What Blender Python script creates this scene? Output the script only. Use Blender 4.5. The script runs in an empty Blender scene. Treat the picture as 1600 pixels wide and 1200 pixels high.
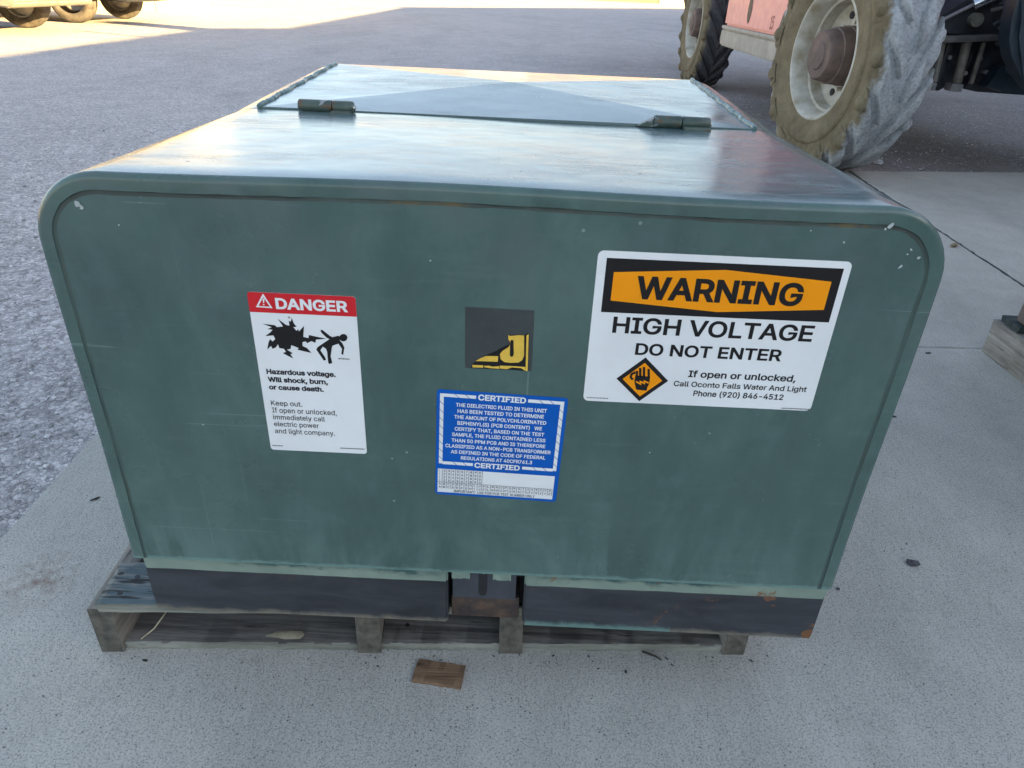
import bpy, bmesh, math, random
from mathutils import Vector, Matrix
R = math.radians
random.seed(7)
scene = bpy.context.scene
COL = scene.collection

# ------------------------------------------------------------------ camera
cam_d = bpy.data.cameras.new('camera')
cam_d.sensor_fit = 'HORIZONTAL'; cam_d.sensor_width = 36.0
cam_d.lens = 1108.738 / 1600 * 36.0
cam_d.clip_start = 0.02; cam_d.clip_end = 2000
cam = bpy.data.objects.new('camera', cam_d); COL.objects.link(cam)
def cam_matrix(loc, p, y, r):
    f = Vector((-math.sin(y)*math.cos(p), math.cos(y)*math.cos(p), -math.sin(p)))
    rt = Vector((math.cos(y), math.sin(y), 0)); dn = f.cross(rt)
    rt2 = rt*math.cos(r) + dn*math.sin(r); dn2 = dn*math.cos(r) - rt*math.sin(r)
    m = Matrix((rt2, -dn2, -f)).transposed().to_4x4(); m.translation = loc
    return m
cam.matrix_world = cam_matrix(Vector((0.0286, -0.6787, 0.8749)), 0.51316, 0.00167, -0.04534)
scene.camera = cam
scene.cycles.caustics_reflective = False; scene.cycles.caustics_refractive = False

# ------------------------------------------------------------------ sky, sun, exposure
SUN_EL = R(16.0)
SUN_H = Vector((0.91, -0.41, 0)).normalized()
SUN_DIR = Vector((SUN_H.x*math.cos(SUN_EL), SUN_H.y*math.cos(SUN_EL), math.sin(SUN_EL)))
world = bpy.data.worlds.new('World'); scene.world = world
world.use_nodes = True
wn = world.node_tree
bg = wn.nodes['Background']
sky = wn.nodes.new('ShaderNodeTexSky'); sky.sky_type = 'NISHITA'; sky.sun_disc = False
sky.sun_elevation = SUN_EL
sky.sun_rotation = math.atan2(SUN_H.x, SUN_H.y)
sky.air_density = 1.0; sky.dust_density = 1.0; sky.ozone_density = 1.0
hs = wn.nodes.new('ShaderNodeHueSaturation'); hs.inputs['Saturation'].default_value = 0.76; hs.inputs['Hue'].default_value = 0.502
wn.links.new(sky.outputs[0], hs.inputs['Color'])
wn.links.new(hs.outputs[0], bg.inputs[0]); bg.inputs[1].default_value = 0.055
sun_d = bpy.data.lights.new('sun', 'SUN'); sun_d.energy = 5.0; sun_d.angle = R(0.5)
sun_d.color = (1.0, 0.68, 0.28)
sun = bpy.data.objects.new('sun', sun_d); COL.objects.link(sun)
sun.rotation_euler = (-SUN_DIR).to_track_quat('-Z', 'Y').to_euler()
vs = scene.view_settings
vs.view_transform = 'Standard'; vs.look = 'None'; vs.exposure = 3.05; vs.gamma = 1.0

# ------------------------------------------------------------------ helpers
def tag(o, label=None, cat=None, group=None, kind=None):
    if label: o['label'] = label
    if cat: o['category'] = cat
    if group: o['group'] = group
    if kind: o['kind'] = kind
    return o
def thing(name, label, cat, loc=(0, 0, 0), group=None):
    o = bpy.data.objects.new(name, None); COL.objects.link(o)
    o.location = loc; o.empty_display_size = 0.1
    return tag(o, label, cat, group)
def origin_of(p):
    v = Vector((0, 0, 0))
    while p: v = v + p.location; p = p.parent
    return v
def obj(name, bm, m, parent=None, smooth=35, world=True):
    """link a bmesh as one mesh object; vertices are in world space unless world=False"""
    if parent and world:
        bmesh.ops.translate(bm, vec=-origin_of(parent), verts=bm.verts)
    bmesh.ops.recalc_face_normals(bm, faces=bm.faces) if smooth is not False else None
    if smooth:
        for f in bm.faces: f.smooth = True
        for e in bm.edges:
            if len(e.link_faces) == 2 and e.calc_face_angle(0) > R(smooth): e.smooth = False
        for f in bm.faces:
            if len(f.verts) > 30: f.smooth = False
    me = bpy.data.meshes.new(name); bm.to_mesh(me); bm.free()
    o = bpy.data.objects.new(name, me); COL.objects.link(o)
    for x in (m if isinstance(m, (list, tuple)) else [m]): me.materials.append(x)
    if parent: o.parent = parent
    return o
def box(bm, x0, x1, y0, y1, z0, z1, mat=0, bev=0):
    vs_ = [bm.verts.new(c) for c in ((x0,y0,z0),(x1,y0,z0),(x1,y1,z0),(x0,y1,z0),(x0,y0,z1),(x1,y0,z1),(x1,y1,z1),(x0,y1,z1))]
    fs = [bm.faces.new([vs_[i] for i in q]) for q in ((0,3,2,1),(4,5,6,7),(0,1,5,4),(1,2,6,5),(2,3,7,6),(3,0,4,7))]
    for f in fs: f.material_index = mat
    if bev:
        es = list({e for f in fs for e in f.edges})
        r = bmesh.ops.bevel(bm, geom=es, offset=bev, segments=2, profile=0.6, affect='EDGES')
        for f in r['faces']: f.material_index = mat
    return vs_
def obox(bm, c, sx, sy, sz, rot=(0,0,0), mat=0, bev=0):
    """box of full size sx,sy,sz centred at c with euler rotation"""
    t = bmesh.new(); box(t, -sx/2, sx/2, -sy/2, sy/2, -sz/2, sz/2, mat, bev)
    from mathutils import Euler
    M = Matrix.Translation(c) @ Euler(rot).to_matrix().to_4x4()
    merge(bm, t, M)
def merge(bm, t, M=Matrix.Identity(4)):
    vm = {v: bm.verts.new(M @ v.co) for v in t.verts}
    for f in t.faces:
        try:
            g = bm.faces.new([vm[v] for v in f.verts]); g.material_index = f.material_index
        except ValueError: pass
    t.free()
def prism(bm, pts, axis, a0, a1, mat=0):
    """extrude polygon pts (2D) along axis between a0, a1. axis 'x': pts=(y,z); 'y': (x,z); 'z': (x,y)"""
    def P(p, a):
        return (a, p[0], p[1]) if axis == 'x' else (p[0], a, p[1]) if axis == 'y' else (p[0], p[1], a)
    A = [bm.verts.new(P(p, a0)) for p in pts]; B = [bm.verts.new(P(p, a1)) for p in pts]
    fs = [bm.faces.new(A), bm.faces.new(B[::-1])]
    n = len(pts)
    for i in range(n): fs.append(bm.faces.new((A[i], B[i], B[(i+1) % n], A[(i+1) % n])))
    for f in fs: f.material_index = mat
def tube(bm, pts, r, seg=10, mat=0, caps=True):
    pts = [Vector(p) for p in pts]; rs = r if isinstance(r, (list, tuple)) else [r]*len(pts)
    rings = []
    up = Vector((0, 0, 1))
    for i, p in enumerate(pts):
        t = (pts[min(i+1, len(pts)-1)] - pts[max(i-1, 0)]).normalized()
        a = up.cross(t)
        if a.length < 1e-3: a = Vector((1, 0, 0)).cross(t)
        a.normalize(); b = t.cross(a)
        rings.append([bm.verts.new(p + (a*math.cos(2*math.pi*k/seg) + b*math.sin(2*math.pi*k/seg))*rs[i]) for k in range(seg)])
    fs = []
    for i in range(len(rings)-1):
        for k in range(seg):
            fs.append(bm.faces.new((rings[i][k], rings[i][(k+1) % seg], rings[i+1][(k+1) % seg], rings[i+1][k])))
    if caps: fs += [bm.faces.new(rings[0][::-1]), bm.faces.new(rings[-1])]
    for f in fs: f.material_index = mat
def lathe_x(bm, prof, seg=72, mat=0, M=Matrix.Identity(4)):
    """revolve profile [(x, r)] about the X axis"""
    rings = []
    for x, r in prof:
        if r < 1e-5: rings.append([bm.verts.new(M @ Vector((x, 0, 0)))])
        else: rings.append([bm.verts.new(M @ Vector((x, r*math.cos(2*math.pi*k/seg), r*math.sin(2*math.pi*k/seg)))) for k in range(seg)])
    for A, B in zip(rings, rings[1:]):
        for k in range(seg):
            k2 = (k+1) % seg
            if len(A) == 1 and len(B) == 1: continue
            if len(A) == 1: f = bm.faces.new((A[0], B[k], B[k2]))
            elif len(B) == 1: f = bm.faces.new((A[k], A[k2], B[0]))
            else: f = bm.faces.new((A[k], A[k2], B[k2], B[k]))
            f.material_index = mat
def poly(bm, pts, y, mat=0):
    """flat polygon in the XZ plane facing -Y"""
    vs_ = [bm.verts.new((p[0], y, p[1])) for p in pts]
    f = bm.faces.new(vs_); f.material_index = mat; f.normal_update()
    if f.normal.y > 0: f.normal_flip()
    if len(pts) > 4: bmesh.ops.triangulate(bm, faces=[f], ngon_method='EAR_CLIP')
def rrect(x0, x1, z0, z1, r, n=6):
    o = []
    for cx, cz, a0 in ((x1-r, z1-r, 0), (x0+r, z1-r, 90), (x0+r, z0+r, 180), (x1-r, z0+r, 270)):
        for k in range(n+1):
            a = R(a0 + 90*k/n); o.append((cx + r*math.cos(a), cz + r*math.sin(a)))
    return o
def decal(bm, pts, y, t, mat=0):
    """thin vinyl: front face at y-t, rim back to y"""
    prism(bm, pts, 'y', y - t, y, mat)
_txt = {}
FONT = None
try:                                   # the sans-serif that ships inside Blender; its default face is used if absent
    import os
    FONT = bpy.data.fonts.load(os.path.join(bpy.utils.system_resource('DATAFILES', path='fonts'), 'Inter.woff2'))
except Exception: FONT = None
def text_mesh(body, bold):
    """lettering outlines -> filled polygons; overlapping contours are filled one by one, holes cut, strokes fattened by bold"""
    k = (body, bold)
    if k in _txt: return _txt[k]
    cu = bpy.data.curves.new('lettering', 'FONT'); cu.body = body; cu.size = 1.0
    if FONT: cu.font = FONT
    o = bpy.data.objects.new('lettering', cu); COL.objects.link(o)
    dg = bpy.context.evaluated_depsgraph_get(); dg.update()
    cc = o.evaluated_get(dg).to_curve(dg)
    loops = []
    for s in cc.splines:
        bp = s.bezier_points; n = len(bp); pts = []
        for a in range(n):
            p, q = bp[a], bp[(a+1) % n]
            c = [Vector(v[:2]) for v in (p.co, p.handle_right, q.handle_left, q.co)]
            straight = (c[1]-c[0]).length < 1e-4 and (c[3]-c[2]).length < 1e-4 or abs((c[3]-c[0]).angle_signed(c[1]-c[0], 0)) < .02 and abs((c[3]-c[0]).angle_signed(c[3]-c[2], 0)) < .02
            m = 1 if straight else 5
            for t in range(m):
                u = t/m; pts.append(c[0]*(1-u)**3 + c[1]*3*u*(1-u)**2 + c[2]*3*u*u*(1-u) + c[3]*u**3)
        cl = []
        for p in pts:
            if not cl or (p - cl[-1]).length > 1e-4: cl.append(p)
        if len(cl) > 2 and (cl[0]-cl[-1]).length < 1e-4: cl.pop()
        if len(cl) > 2: loops.append(cl)
    o.evaluated_get(dg).to_curve_clear()
    COL.objects.unlink(o); bpy.data.objects.remove(o); bpy.data.curves.remove(cu)
    area = lambda L: sum(L[i].x*L[(i+1) % len(L)].y - L[(i+1) % len(L)].x*L[i].y for i in range(len(L)))/2
    def fatten(L, d):            # d > 0 moves the boundary to its right-hand side
        out = []
        for i, p in enumerate(L):
            a = (p - L[i-1]).normalized(); b = (L[(i+1) % len(L)] - p).normalized()
            n1 = Vector((a.y, -a.x)); n2 = Vector((b.y, -b.x)); m = n1 + n2
            if m.length < .3: m = n1
            m.normalize(); out.append(p + m*(d/max(.45, m.dot(n1))))
        return out
    big = max(loops, key=lambda L: abs(area(L))) if loops else None
    sg = 1 if loops and area(big) > 0 else -1
    from mathutils.geometry import delaunay_2d_cdt
    grp = [fatten(L, bold*sg) for L in loops]
    flat = []; ed = []
    for g in grp:
        o0 = len(flat); flat += g; ed += [(o0 + i, o0 + (i+1) % len(g)) for i in range(len(g))]
    vs_, fs = [], []
    if flat:
        V, _, F, *_r = delaunay_2d_cdt(flat, ed, [], 0, 1e-6)
        boxes = [(min(p.x for p in g), max(p.x for p in g), g) for g in grp]
        for t in F:
            c = (V[t[0]] + V[t[1]] + V[t[2]])/3; w = 0
            for xa, xb, g in boxes:
                if not xa <= c.x <= xb: continue
                for i in range(len(g)):
                    a, b = g[i-1], g[i]
                    if (a.y > c.y) != (b.y > c.y) and c.x < (b.x-a.x)*(c.y-a.y)/(b.y-a.y) + a.x: w += 1 if b.y > a.y else -1
            if w: fs.append(list(t))
        vs_ = [Vector((p.x, p.y, 0)) for p in V]
    _txt[k] = (vs_, fs); return _txt[k]
def text(bm, body, x0, x1, z0, z1, y, bold=0.0, shear=0.0, mat=0, rot=None):
    """write body between x0..x1, baseline z0, cap height z1 (XZ plane, facing -Y)"""
    vs_, fs = text_mesh(body, bold)
    if not vs_: return
    H, _ = text_mesh('H', bold); b0 = min(v.y for v in H); b1 = max(v.y for v in H)
    sz = (z1 - z0)/(b1 - b0)
    sh = [(v.x + shear*(v.y - b0)*1.0, (v.y - b0)*sz, v.z) for v in vs_]
    a0 = min(p[0] for p in sh); a1 = max(p[0] for p in sh); sx = (x1 - x0)/(a1 - a0)
    used = {i for f in fs for i in f}; nv = []
    for i, (px, pz, dy) in enumerate(sh):
        if i not in used: nv.append(None); continue
        X, Z = x0 + (px - a0)*sx, z0 + pz
        if rot: X, Z = rot((X, Z))
        nv.append(bm.verts.new((X, y - dy, Z)))
    for f in fs:
        try:
            g = bm.faces.new([nv[i] for i in f]); g.normal_update(); g.material_index = mat
            if g.normal.y > 0: g.normal_flip()
        except ValueError: pass

# ------------------------------------------------------------------ materials
class NT:
    def __init__(self, name):
        self.m = bpy.data.materials.new(name); self.m.use_nodes = True
        self.t = self.m.node_tree; self.b = self.t.nodes['Principled BSDF']
    def n(self, kind, **kw):
        x = self.t.nodes.new('ShaderNode' + kind)
        for k, v in kw.items():
            if hasattr(x, k): setattr(x, k, v)
            else: x.inputs[k].default_value = v
        return x
    def l(self, a, b): self.t.links.new(a, b)
    def coord(self, kind='Object', scale=(1, 1, 1), rot=(0, 0, 0)):
        if kind == 'World': src = self.n('NewGeometry').outputs['Position']
        else: src = self.n('TexCoord').outputs[kind]
        mp = self.n('Mapping'); mp.inputs['Scale'].default_value = scale; mp.inputs['Rotation'].default_value = rot
        self.l(src, mp.inputs[0]); return mp.outputs[0]
    def noise(self, co, scale, detail=4, rough=0.55, dist=0.0):
        x = self.n('TexNoise'); x.inputs['Scale'].default_value = scale; x.inputs['Detail'].default_value = detail
        x.inputs['Roughness'].default_value = rough; x.inputs['Distortion'].default_value = dist
        self.l(co, x.inputs['Vector']); return x.outputs['Fac']
    def voro(self, co, scale, feature='F1', out='Distance', rand=1.0):
        x = self.n('TexVoronoi'); x.feature = feature; x.inputs['Scale'].default_value = scale
        x.inputs['Randomness'].default_value = rand
        self.l(co, x.inputs['Vector']); return x.outputs[out]
    def ramp(self, fac, stops, interp='LINEAR'):
        x = self.n('ValToRGB'); e = x.color_ramp.elements; x.color_ramp.interpolation = interp
        while len(e) < len(stops): e.new(0.5)
        for k, (p, c) in enumerate(stops):
            e[k].position = p; e[k].color = (c, c, c, 1) if isinstance(c, (int, float)) else (*c, 1)
        self.l(fac, x.inputs[0]); return x.outputs[0]
    def mix(self, fac, a, b, mode='MIX'):
        x = self.n('Mix'); x.data_type = 'RGBA'; x.blend_type = mode
        for s, v in ((x.inputs[0], fac), (x.inputs[6], a), (x.inputs[7], b)):
            if hasattr(v, 'is_output'): self.l(v, s)
            elif isinstance(v, (int, float)): s.default_value = v
            else: s.default_value = (*v, 1)
        return x.outputs[2]
    def math(self, op, a, b=0.0, clamp=False):
        x = self.n('Math'); x.operation = op; x.use_clamp = clamp
        for s, v in ((x.inputs[0], a), (x.inputs[1], b)):
            if hasattr(v, 'is_output'): self.l(v, s)
            else: s.default_value = v
        return x.outputs[0]
    def sep(self, co):
        x = self.n('SeparateXYZ'); self.l(co, x.inputs[0]); return x.outputs
    def bump(self, h, strength=0.3, dist=0.01, prev=None):
        x = self.n('Bump'); x.inputs['Strength'].default_value = strength; x.inputs['Distance'].default_value = dist
        self.l(h, x.inputs['Height'])
        if prev is not None: self.l(prev, x.inputs['Normal'])
        return x.outputs[0]
    def done(self, color=None, rough=None, normal=None, metal=0.0, spec=None, coat=None):
        for k, v in (('Base Color', color), ('Roughness', rough), ('Normal', normal), ('Metallic', metal), ('Specular IOR Level', spec), ('Coat Weight', coat)):
            if v is None: continue
            if hasattr(v, 'is_output'): self.l(v, self.b.inputs[k])
            else: self.b.inputs[k].default_value = (*v, 1) if isinstance(v, tuple) else v
        return self.m
def simple(name, col, rough=0.6, var=0.25, scale=12, bump=0.0, metal=0.0, col2=None, bscale=None):
    """noise-mottled plain material"""
    t = NT(name); co = t.coord()
    f = t.noise(co, scale, 5, 0.6)
    d = col2 or tuple(c*(1-var) for c in col); l = tuple(min(1, c*(1+var)) for c in col)
    c = t.ramp(f, [(0.3, d), (0.7, l)])
    r = t.ramp(t.noise(co, scale*2.3, 3), [(0.3, max(0, rough-0.1)), (0.7, min(1, rough+0.1))])
    nrm = t.bump(t.noise(co, bscale or scale*5, 5), bump, 0.004) if bump else None
    return t.done(c, r, nrm, metal)
M = {}
BURST= [(-0.239, 0.5515), (-0.226, 0.5505), (-0.2242, 0.5483), (-0.2174, 0.5495), (-0.2219, 0.5579), (-0.214, 0.5514), (-0.2106, 0.5507), (-0.2106, 0.5564), (-0.2085, 0.5555), (-0.2071, 0.5599), (-0.2056, 0.5536), (-0.2031, 0.5499), (-0.2067, 0.5492), (-0.2037, 0.545), (-0.2015, 0.5472), (-0.2014, 0.5442), (-0.1951, 0.5512), (-0.1972, 0.5383), (-0.1918, 0.5371), (-0.1909, 0.5409), (-0.1836, 0.5393), (-0.1726, 0.5374), (-0.1839, 0.5358), (-0.1848, 0.5318), (-0.1889, 0.5337), (-0.194, 0.531), (-0.195, 0.5331), (-0.1987, 0.532), (-0.1992, 0.5275), (-0.1946, 0.5251), (-0.1903, 0.5195), (-0.2014, 0.5217), (-0.2053, 0.5227), (-0.2035, 0.5246), (-0.2112, 0.5278), (-0.2125, 0.5233), (-0.2166, 0.5221), (-0.2107, 0.5179), (-0.2135, 0.5169), (-0.2109, 0.5116), (-0.219, 0.5161), (-0.2215, 0.5177), (-0.2178, 0.5194), (-0.2198, 0.5229), (-0.2245, 0.5235), (-0.2256, 0.528), (-0.2282, 0.5242), (-0.2319, 0.5222), (-0.2334, 0.5258), (-0.2379, 0.521), (-0.2356, 0.5292), (-0.2334, 0.5338), (-0.2308, 0.5312), (-0.2276, 0.5341), (-0.2291, 0.5384), (-0.2381, 0.5371), (-0.2319, 0.5418), (-0.2291, 0.5451), (-0.2346, 0.5455), (-0.2295, 0.548)]
MAN= [(-0.178, 0.5477), (-0.1757, 0.5473), (-0.1687, 0.5411), (-0.166, 0.5395), (-0.1595, 0.5416), (-0.1577, 0.5403), (-0.1583, 0.5358), (-0.1561, 0.5333), (-0.1541, 0.528), (-0.1561, 0.5189), (-0.158, 0.5198), (-0.1567, 0.5261), (-0.1602, 0.5322), (-0.1669, 0.5292), (-0.168, 0.5255), (-0.1699, 0.5164), (-0.1687, 0.5083), (-0.1724, 0.5068), (-0.1732, 0.5089), (-0.1732, 0.5217), (-0.174, 0.5252), (-0.1774, 0.5277), (-0.1803, 0.5231), (-0.1762, 0.5152), (-0.1752, 0.5116), (-0.1779, 0.5109), (-0.1847, 0.5238), (-0.1832, 0.5266), (-0.1763, 0.5319), (-0.1694, 0.537), (-0.1725, 0.5387), (-0.1775, 0.5446)]
HEAD= [(-0.1499, 0.5398), (-0.1504, 0.5381), (-0.1514, 0.5366), (-0.1529, 0.5356), (-0.1546, 0.5352), (-0.1562, 0.5354), (-0.1575, 0.5363), (-0.1583, 0.5377), (-0.1585, 0.5394), (-0.1581, 0.5411), (-0.157, 0.5426), (-0.1555, 0.5436), (-0.1539, 0.544), (-0.1523, 0.5438), (-0.1509, 0.5429), (-0.1501, 0.5415)]
TRI= [(-0.2339, 0.586), (-0.2259, 0.57), (-0.2433, 0.5705)]
TRI_IN= [(-0.2341, 0.5823), (-0.2285, 0.5717), (-0.2403, 0.572)]
EXC= [[(-0.235, 0.5806), (-0.2328, 0.5806), (-0.2339, 0.5757), (-0.2349, 0.5756)], [(-0.2353, 0.5746), (-0.2338, 0.5745), (-0.2339, 0.5731), (-0.2355, 0.5732)]]
HAND= [[(0.1608, 0.5105), (0.1769, 0.5098), (0.177, 0.5008), (0.1754, 0.4962), (0.1754, 0.4921), (0.164, 0.4929), (0.1625, 0.4967), (0.1605, 0.5033)], [(0.1605, 0.5161), (0.1629, 0.516), (0.1637, 0.5091), (0.1614, 0.509)], [(0.1635, 0.5198), (0.1661, 0.5197), (0.1675, 0.5089), (0.1649, 0.5087)], [(0.1674, 0.5213), (0.17, 0.5212), (0.1715, 0.5091), (0.169, 0.5089)], [(0.1727, 0.5193), (0.1753, 0.5193), (0.1767, 0.5087), (0.1742, 0.5085)], [(0.1577, 0.5043), (0.1547, 0.5075), (0.1553, 0.5127), (0.1598, 0.5156), (0.1609, 0.513), (0.1576, 0.511), (0.1572, 0.5083), (0.1598, 0.5062)]]
BOLT= [(0.162, 0.5041), (0.1668, 0.5017), (0.1658, 0.5048), (0.171, 0.5026), (0.1701, 0.5054), (0.1763, 0.5031), (0.1761, 0.5012), (0.172, 0.5028), (0.1728, 0.4999), (0.1678, 0.5019), (0.1686, 0.4988), (0.1623, 0.5021)]
TORN= [(-0.018, 0.51), (-0.0165, 0.5144), (-0.0115, 0.5203), (-0.003, 0.5258), (0.01, 0.5328), (0.0128, 0.5351), (0.0155, 0.5369), (0.022, 0.5404), (0.0228, 0.5435), (0.0207, 0.5497), (0.0202, 0.5527), (0.0234, 0.5512), (0.0318, 0.5525), (0.0383, 0.5522), (0.0397, 0.5543), (0.043, 0.5537), (0.0442, 0.5092), (0.0365, 0.5098), (0.0288, 0.5103), (0.0135, 0.5102)]
YEL= [[(-0.013, 0.5189), (-0.0077, 0.5226), (-0.0017, 0.5257), (0.0113, 0.5261), (0.011, 0.5193)], [(0.021, 0.5521), (0.0229, 0.5506), (0.0318, 0.5521), (0.0379, 0.552), (0.039, 0.5286), (0.0374, 0.5228), (0.0338, 0.5196), (0.0247, 0.5187), (0.018, 0.5194), (0.0141, 0.5225), (0.013, 0.5284), (0.0157, 0.5327), (0.0217, 0.5372), (0.0235, 0.5405), (0.0232, 0.544), (0.0216, 0.5466)], [(-0.0165, 0.514), (-0.0047, 0.5142), (-0.0046, 0.5112), (-0.0161, 0.511)], [(-0.0037, 0.5136), (0.0016, 0.5141), (0.0058, 0.513), (0.0127, 0.514), (0.0128, 0.5108), (0.002, 0.5111), (-0.0037, 0.5121)], [(0.0134, 0.5147), (0.0248, 0.5149), (0.041, 0.5146), (0.0413, 0.5097), (0.0364, 0.5129), (0.0268, 0.5132), (0.0212, 0.5108), (0.0135, 0.5112)], [(0.0405, 0.5523), (0.0427, 0.5537), (0.0438, 0.5094), (0.0415, 0.5097)]]
SLOT= [(0.0237, 0.5453), (0.0251, 0.5466), (0.027, 0.5454), (0.0279, 0.5291), (0.0267, 0.5263), (0.0244, 0.5264), (0.0237, 0.5289), (0.0235, 0.5394)]
# concrete
def concrete(name):
    t = NT(name); co = t.coord('World')
    big = t.noise(co, 1.3, 4, 0.6); mid = t.noise(co, 9, 5, 0.65); fine = t.noise(co, 330, 4, 0.75)
    broom = t.noise(t.coord('World', (190, 22, 1), (0, 0, R(38))), 1.0, 3, 0.6)
    c = t.ramp(big, [(0.25, (0.415, 0.398, 0.352)), (0.75, (0.545, 0.52, 0.46))])
    c = t.mix(0.5, c, t.ramp(mid, [(0.25, (0.375, 0.366, 0.322)), (0.75, (0.555, 0.54, 0.48))]))
    c = t.mix(0.85, c, t.ramp(fine, [(0.30, 0.42), (0.5, 1.0), (0.72, 1.28)]), 'MULTIPLY')
    c = t.mix(0.32, c, t.ramp(broom, [(0.3, 0.75), (0.7, 1.15)]), 'MULTIPLY')
    sp = t.voro(co, 150, 'F1', 'Distance'); spc = t.voro(co, 150, 'F1', 'Color')
    dark = t.math('MULTIPLY', t.math('LESS_THAN', sp, 0.19), t.math('GREATER_THAN', t.sep(spc)[0], 0.93))
    c = t.mix(t.math('MULTIPLY', dark, 0.85), c, (0.035, 0.034, 0.032))
    sp2 = t.voro(co, 380, 'F1', 'Distance'); spc2 = t.voro(co, 380, 'F1', 'Color')
    lt = t.math('MULTIPLY', t.math('LESS_THAN', sp2, 0.33), t.math('GREATER_THAN', t.sep(spc2)[1], 0.80))
    c = t.mix(t.math('MULTIPLY', lt, 0.5), c, (0.66, 0.65, 0.62))
    dk2 = t.math('MULTIPLY', t.math('LESS_THAN', sp2, 0.36), t.math('LESS_THAN', t.sep(spc2)[2], 0.22))
    c = t.mix(t.math('MULTIPLY', dk2, 0.6), c, (0.10, 0.10, 0.10))
    # rust stain left by something that stood here
    d = t.n('VectorMath'); d.operation = 'DISTANCE'; t.l(t.n('NewGeometry').outputs['Position'], d.inputs[0]); d.inputs[1].default_value = (-0.725, 0.155, 0)
    st = t.math('MULTIPLY', t.ramp(d.outputs['Value'], [(0.0, 1.0), (0.075, 0.0)]), t.ramp(t.noise(co, 45, 5, 0.7), [(0.42, 0.0), (0.66, 0.9)]))
    c = t.mix(st, c, (0.20, 0.115, 0.075))
    # damp and traffic marks
    tm = t.ramp(t.noise(t.coord('World', (2.2, 0.9, 1), (0, 0, R(28))), 1.0, 5, 0.62, 0.8), [(0.44, 0.0), (0.66, 0.55)])
    c = t.mix(tm, c, t.mix(1.0, c, (0.74, 0.735, 0.73), 'MULTIPLY'))
    cv = t.ramp(t.noise(co, 5.5, 7, 0.72, 0.4), [(0.60, 0.0), (0.70, 0.4)])
    c = t.mix(cv, c, (0.58, 0.545, 0.485))
    nrm = t.bump(fine, 0.55, 0.0018); nrm = t.bump(broom, 0.35, 0.002, nrm)
    nrm = t.bump(t.math('MULTIPLY', dark, -1.0), 0.6, 0.002, nrm)
    return t.done(c, 0.88, nrm)
M['concrete'] = concrete('concrete')
def gravel(name):
    t = NT(name); co = t.coord('World')
    big = t.noise(co, 0.35, 5, 0.6); mid = t.noise(co, 3.2, 6, 0.62); fine = t.noise(co, 40, 5, 0.72)
    c = t.ramp(big, [(0.3, (0.335, 0.325, 0.32)), (0.7, (0.45, 0.435, 0.425))])
    c = t.mix(0.5, c, t.ramp(mid, [(0.3, (0.26, 0.253, 0.25)), (0.7, (0.53, 0.515, 0.50))]))
    v1 = t.voro(co, 85, 'F1', 'Color'); e1 = t.voro(co, 85, 'DISTANCE_TO_EDGE')
    stone = t.ramp(t.sep(v1)[0], [(0.0, (0.17, 0.163, 0.16)), (0.5, (0.41, 0.40, 0.385)), (1.0, (0.68, 0.66, 0.64))])
    c = t.mix(t.ramp(t.noise(co, 6, 4), [(0.3, 0.25), (0.6, 0.6)]), c, stone)
    gap = t.ramp(e1, [(0.0, 0.22), (0.10, 1.0)])
    c = t.mix(t.ramp(fine, [(0.35, 0.1), (0.65, 0.9)]), c, t.mix(1.0, c, gap, 'MULTIPLY'))
    c = t.mix(0.6, c, t.ramp(t.noise(co, 160, 3, 0.7), [(0.3, 0.65), (0.7, 1.25)]), 'MULTIPLY')
    crust = t.noise(co, 24, 6, 0.72, 0.6); pit = t.voro(co, 48, 'DISTANCE_TO_EDGE')
    PX, PY, PZ = t.sep(co)
    near = t.math('MULTIPLY', t.ramp(t.math('MULTIPLY', PY, 0.1), [(0.12, 1.0), (0.42, 0.0)]), t.ramp(t.math('MULTIPLY', PX, -0.1), [(0.05, 0.0), (0.09, 1.0)]))
    c = t.mix(t.math('ADD', t.math('MULTIPLY', near, 0.62), 0.16), c, t.ramp(crust, [(0.34, 0.45), (0.50, 1.0), (0.66, 1.30)]), 'MULTIPLY')
    c = t.mix(t.math('MULTIPLY', t.ramp(pit, [(0.0, 0.85), (0.06, 0.0)]), t.math('MULTIPLY', near, t.ramp(t.noise(co, 14, 5, 0.7), [(0.45, 0.0), (0.60, 1.0)]))), c, (0.05, 0.048, 0.05))
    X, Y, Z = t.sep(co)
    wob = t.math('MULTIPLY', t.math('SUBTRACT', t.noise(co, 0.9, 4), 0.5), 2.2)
    tar_shade = t.math('MULTIPLY', t.ramp(t.math('MULTIPLY', t.math('ADD', X, wob), 0.1), [(0.02, 0.0), (0.22, 1.0)]), t.ramp(t.math('MULTIPLY', Y, 0.05), [(0.45, 1.0), (0.75, 0.0)]))  # darker asphalt towards the telehandler, with part of its shade painted in
    c = t.mix(tar_shade, c, t.mix(1.0, c, (0.56, 0.545, 0.545), 'MULTIPLY'))
    c = t.mix(1.0, c, (1.30, 1.25, 1.25), 'MULTIPLY')
    stn = t.ramp(t.noise(t.coord('World', (0.8, 0.35, 1), (0, 0, R(-20))), 1.0, 5, 0.65, 1.0), [(0.45, 0.0), (0.65, 0.6)])
    c = t.mix(stn, c, t.mix(1.0, c, (0.78, 0.78, 0.79), 'MULTIPLY'))
    nrm = t.bump(crust, 0.8, 0.014); nrm = t.bump(e1, 0.7, 0.006, nrm); nrm = t.bump(fine, 0.5, 0.008, nrm); nrm = t.bump(mid, 0.3, 0.02, nrm)
    return t.done(c, 0.92, nrm)
M['gravel'] = gravel('gravel')
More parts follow.
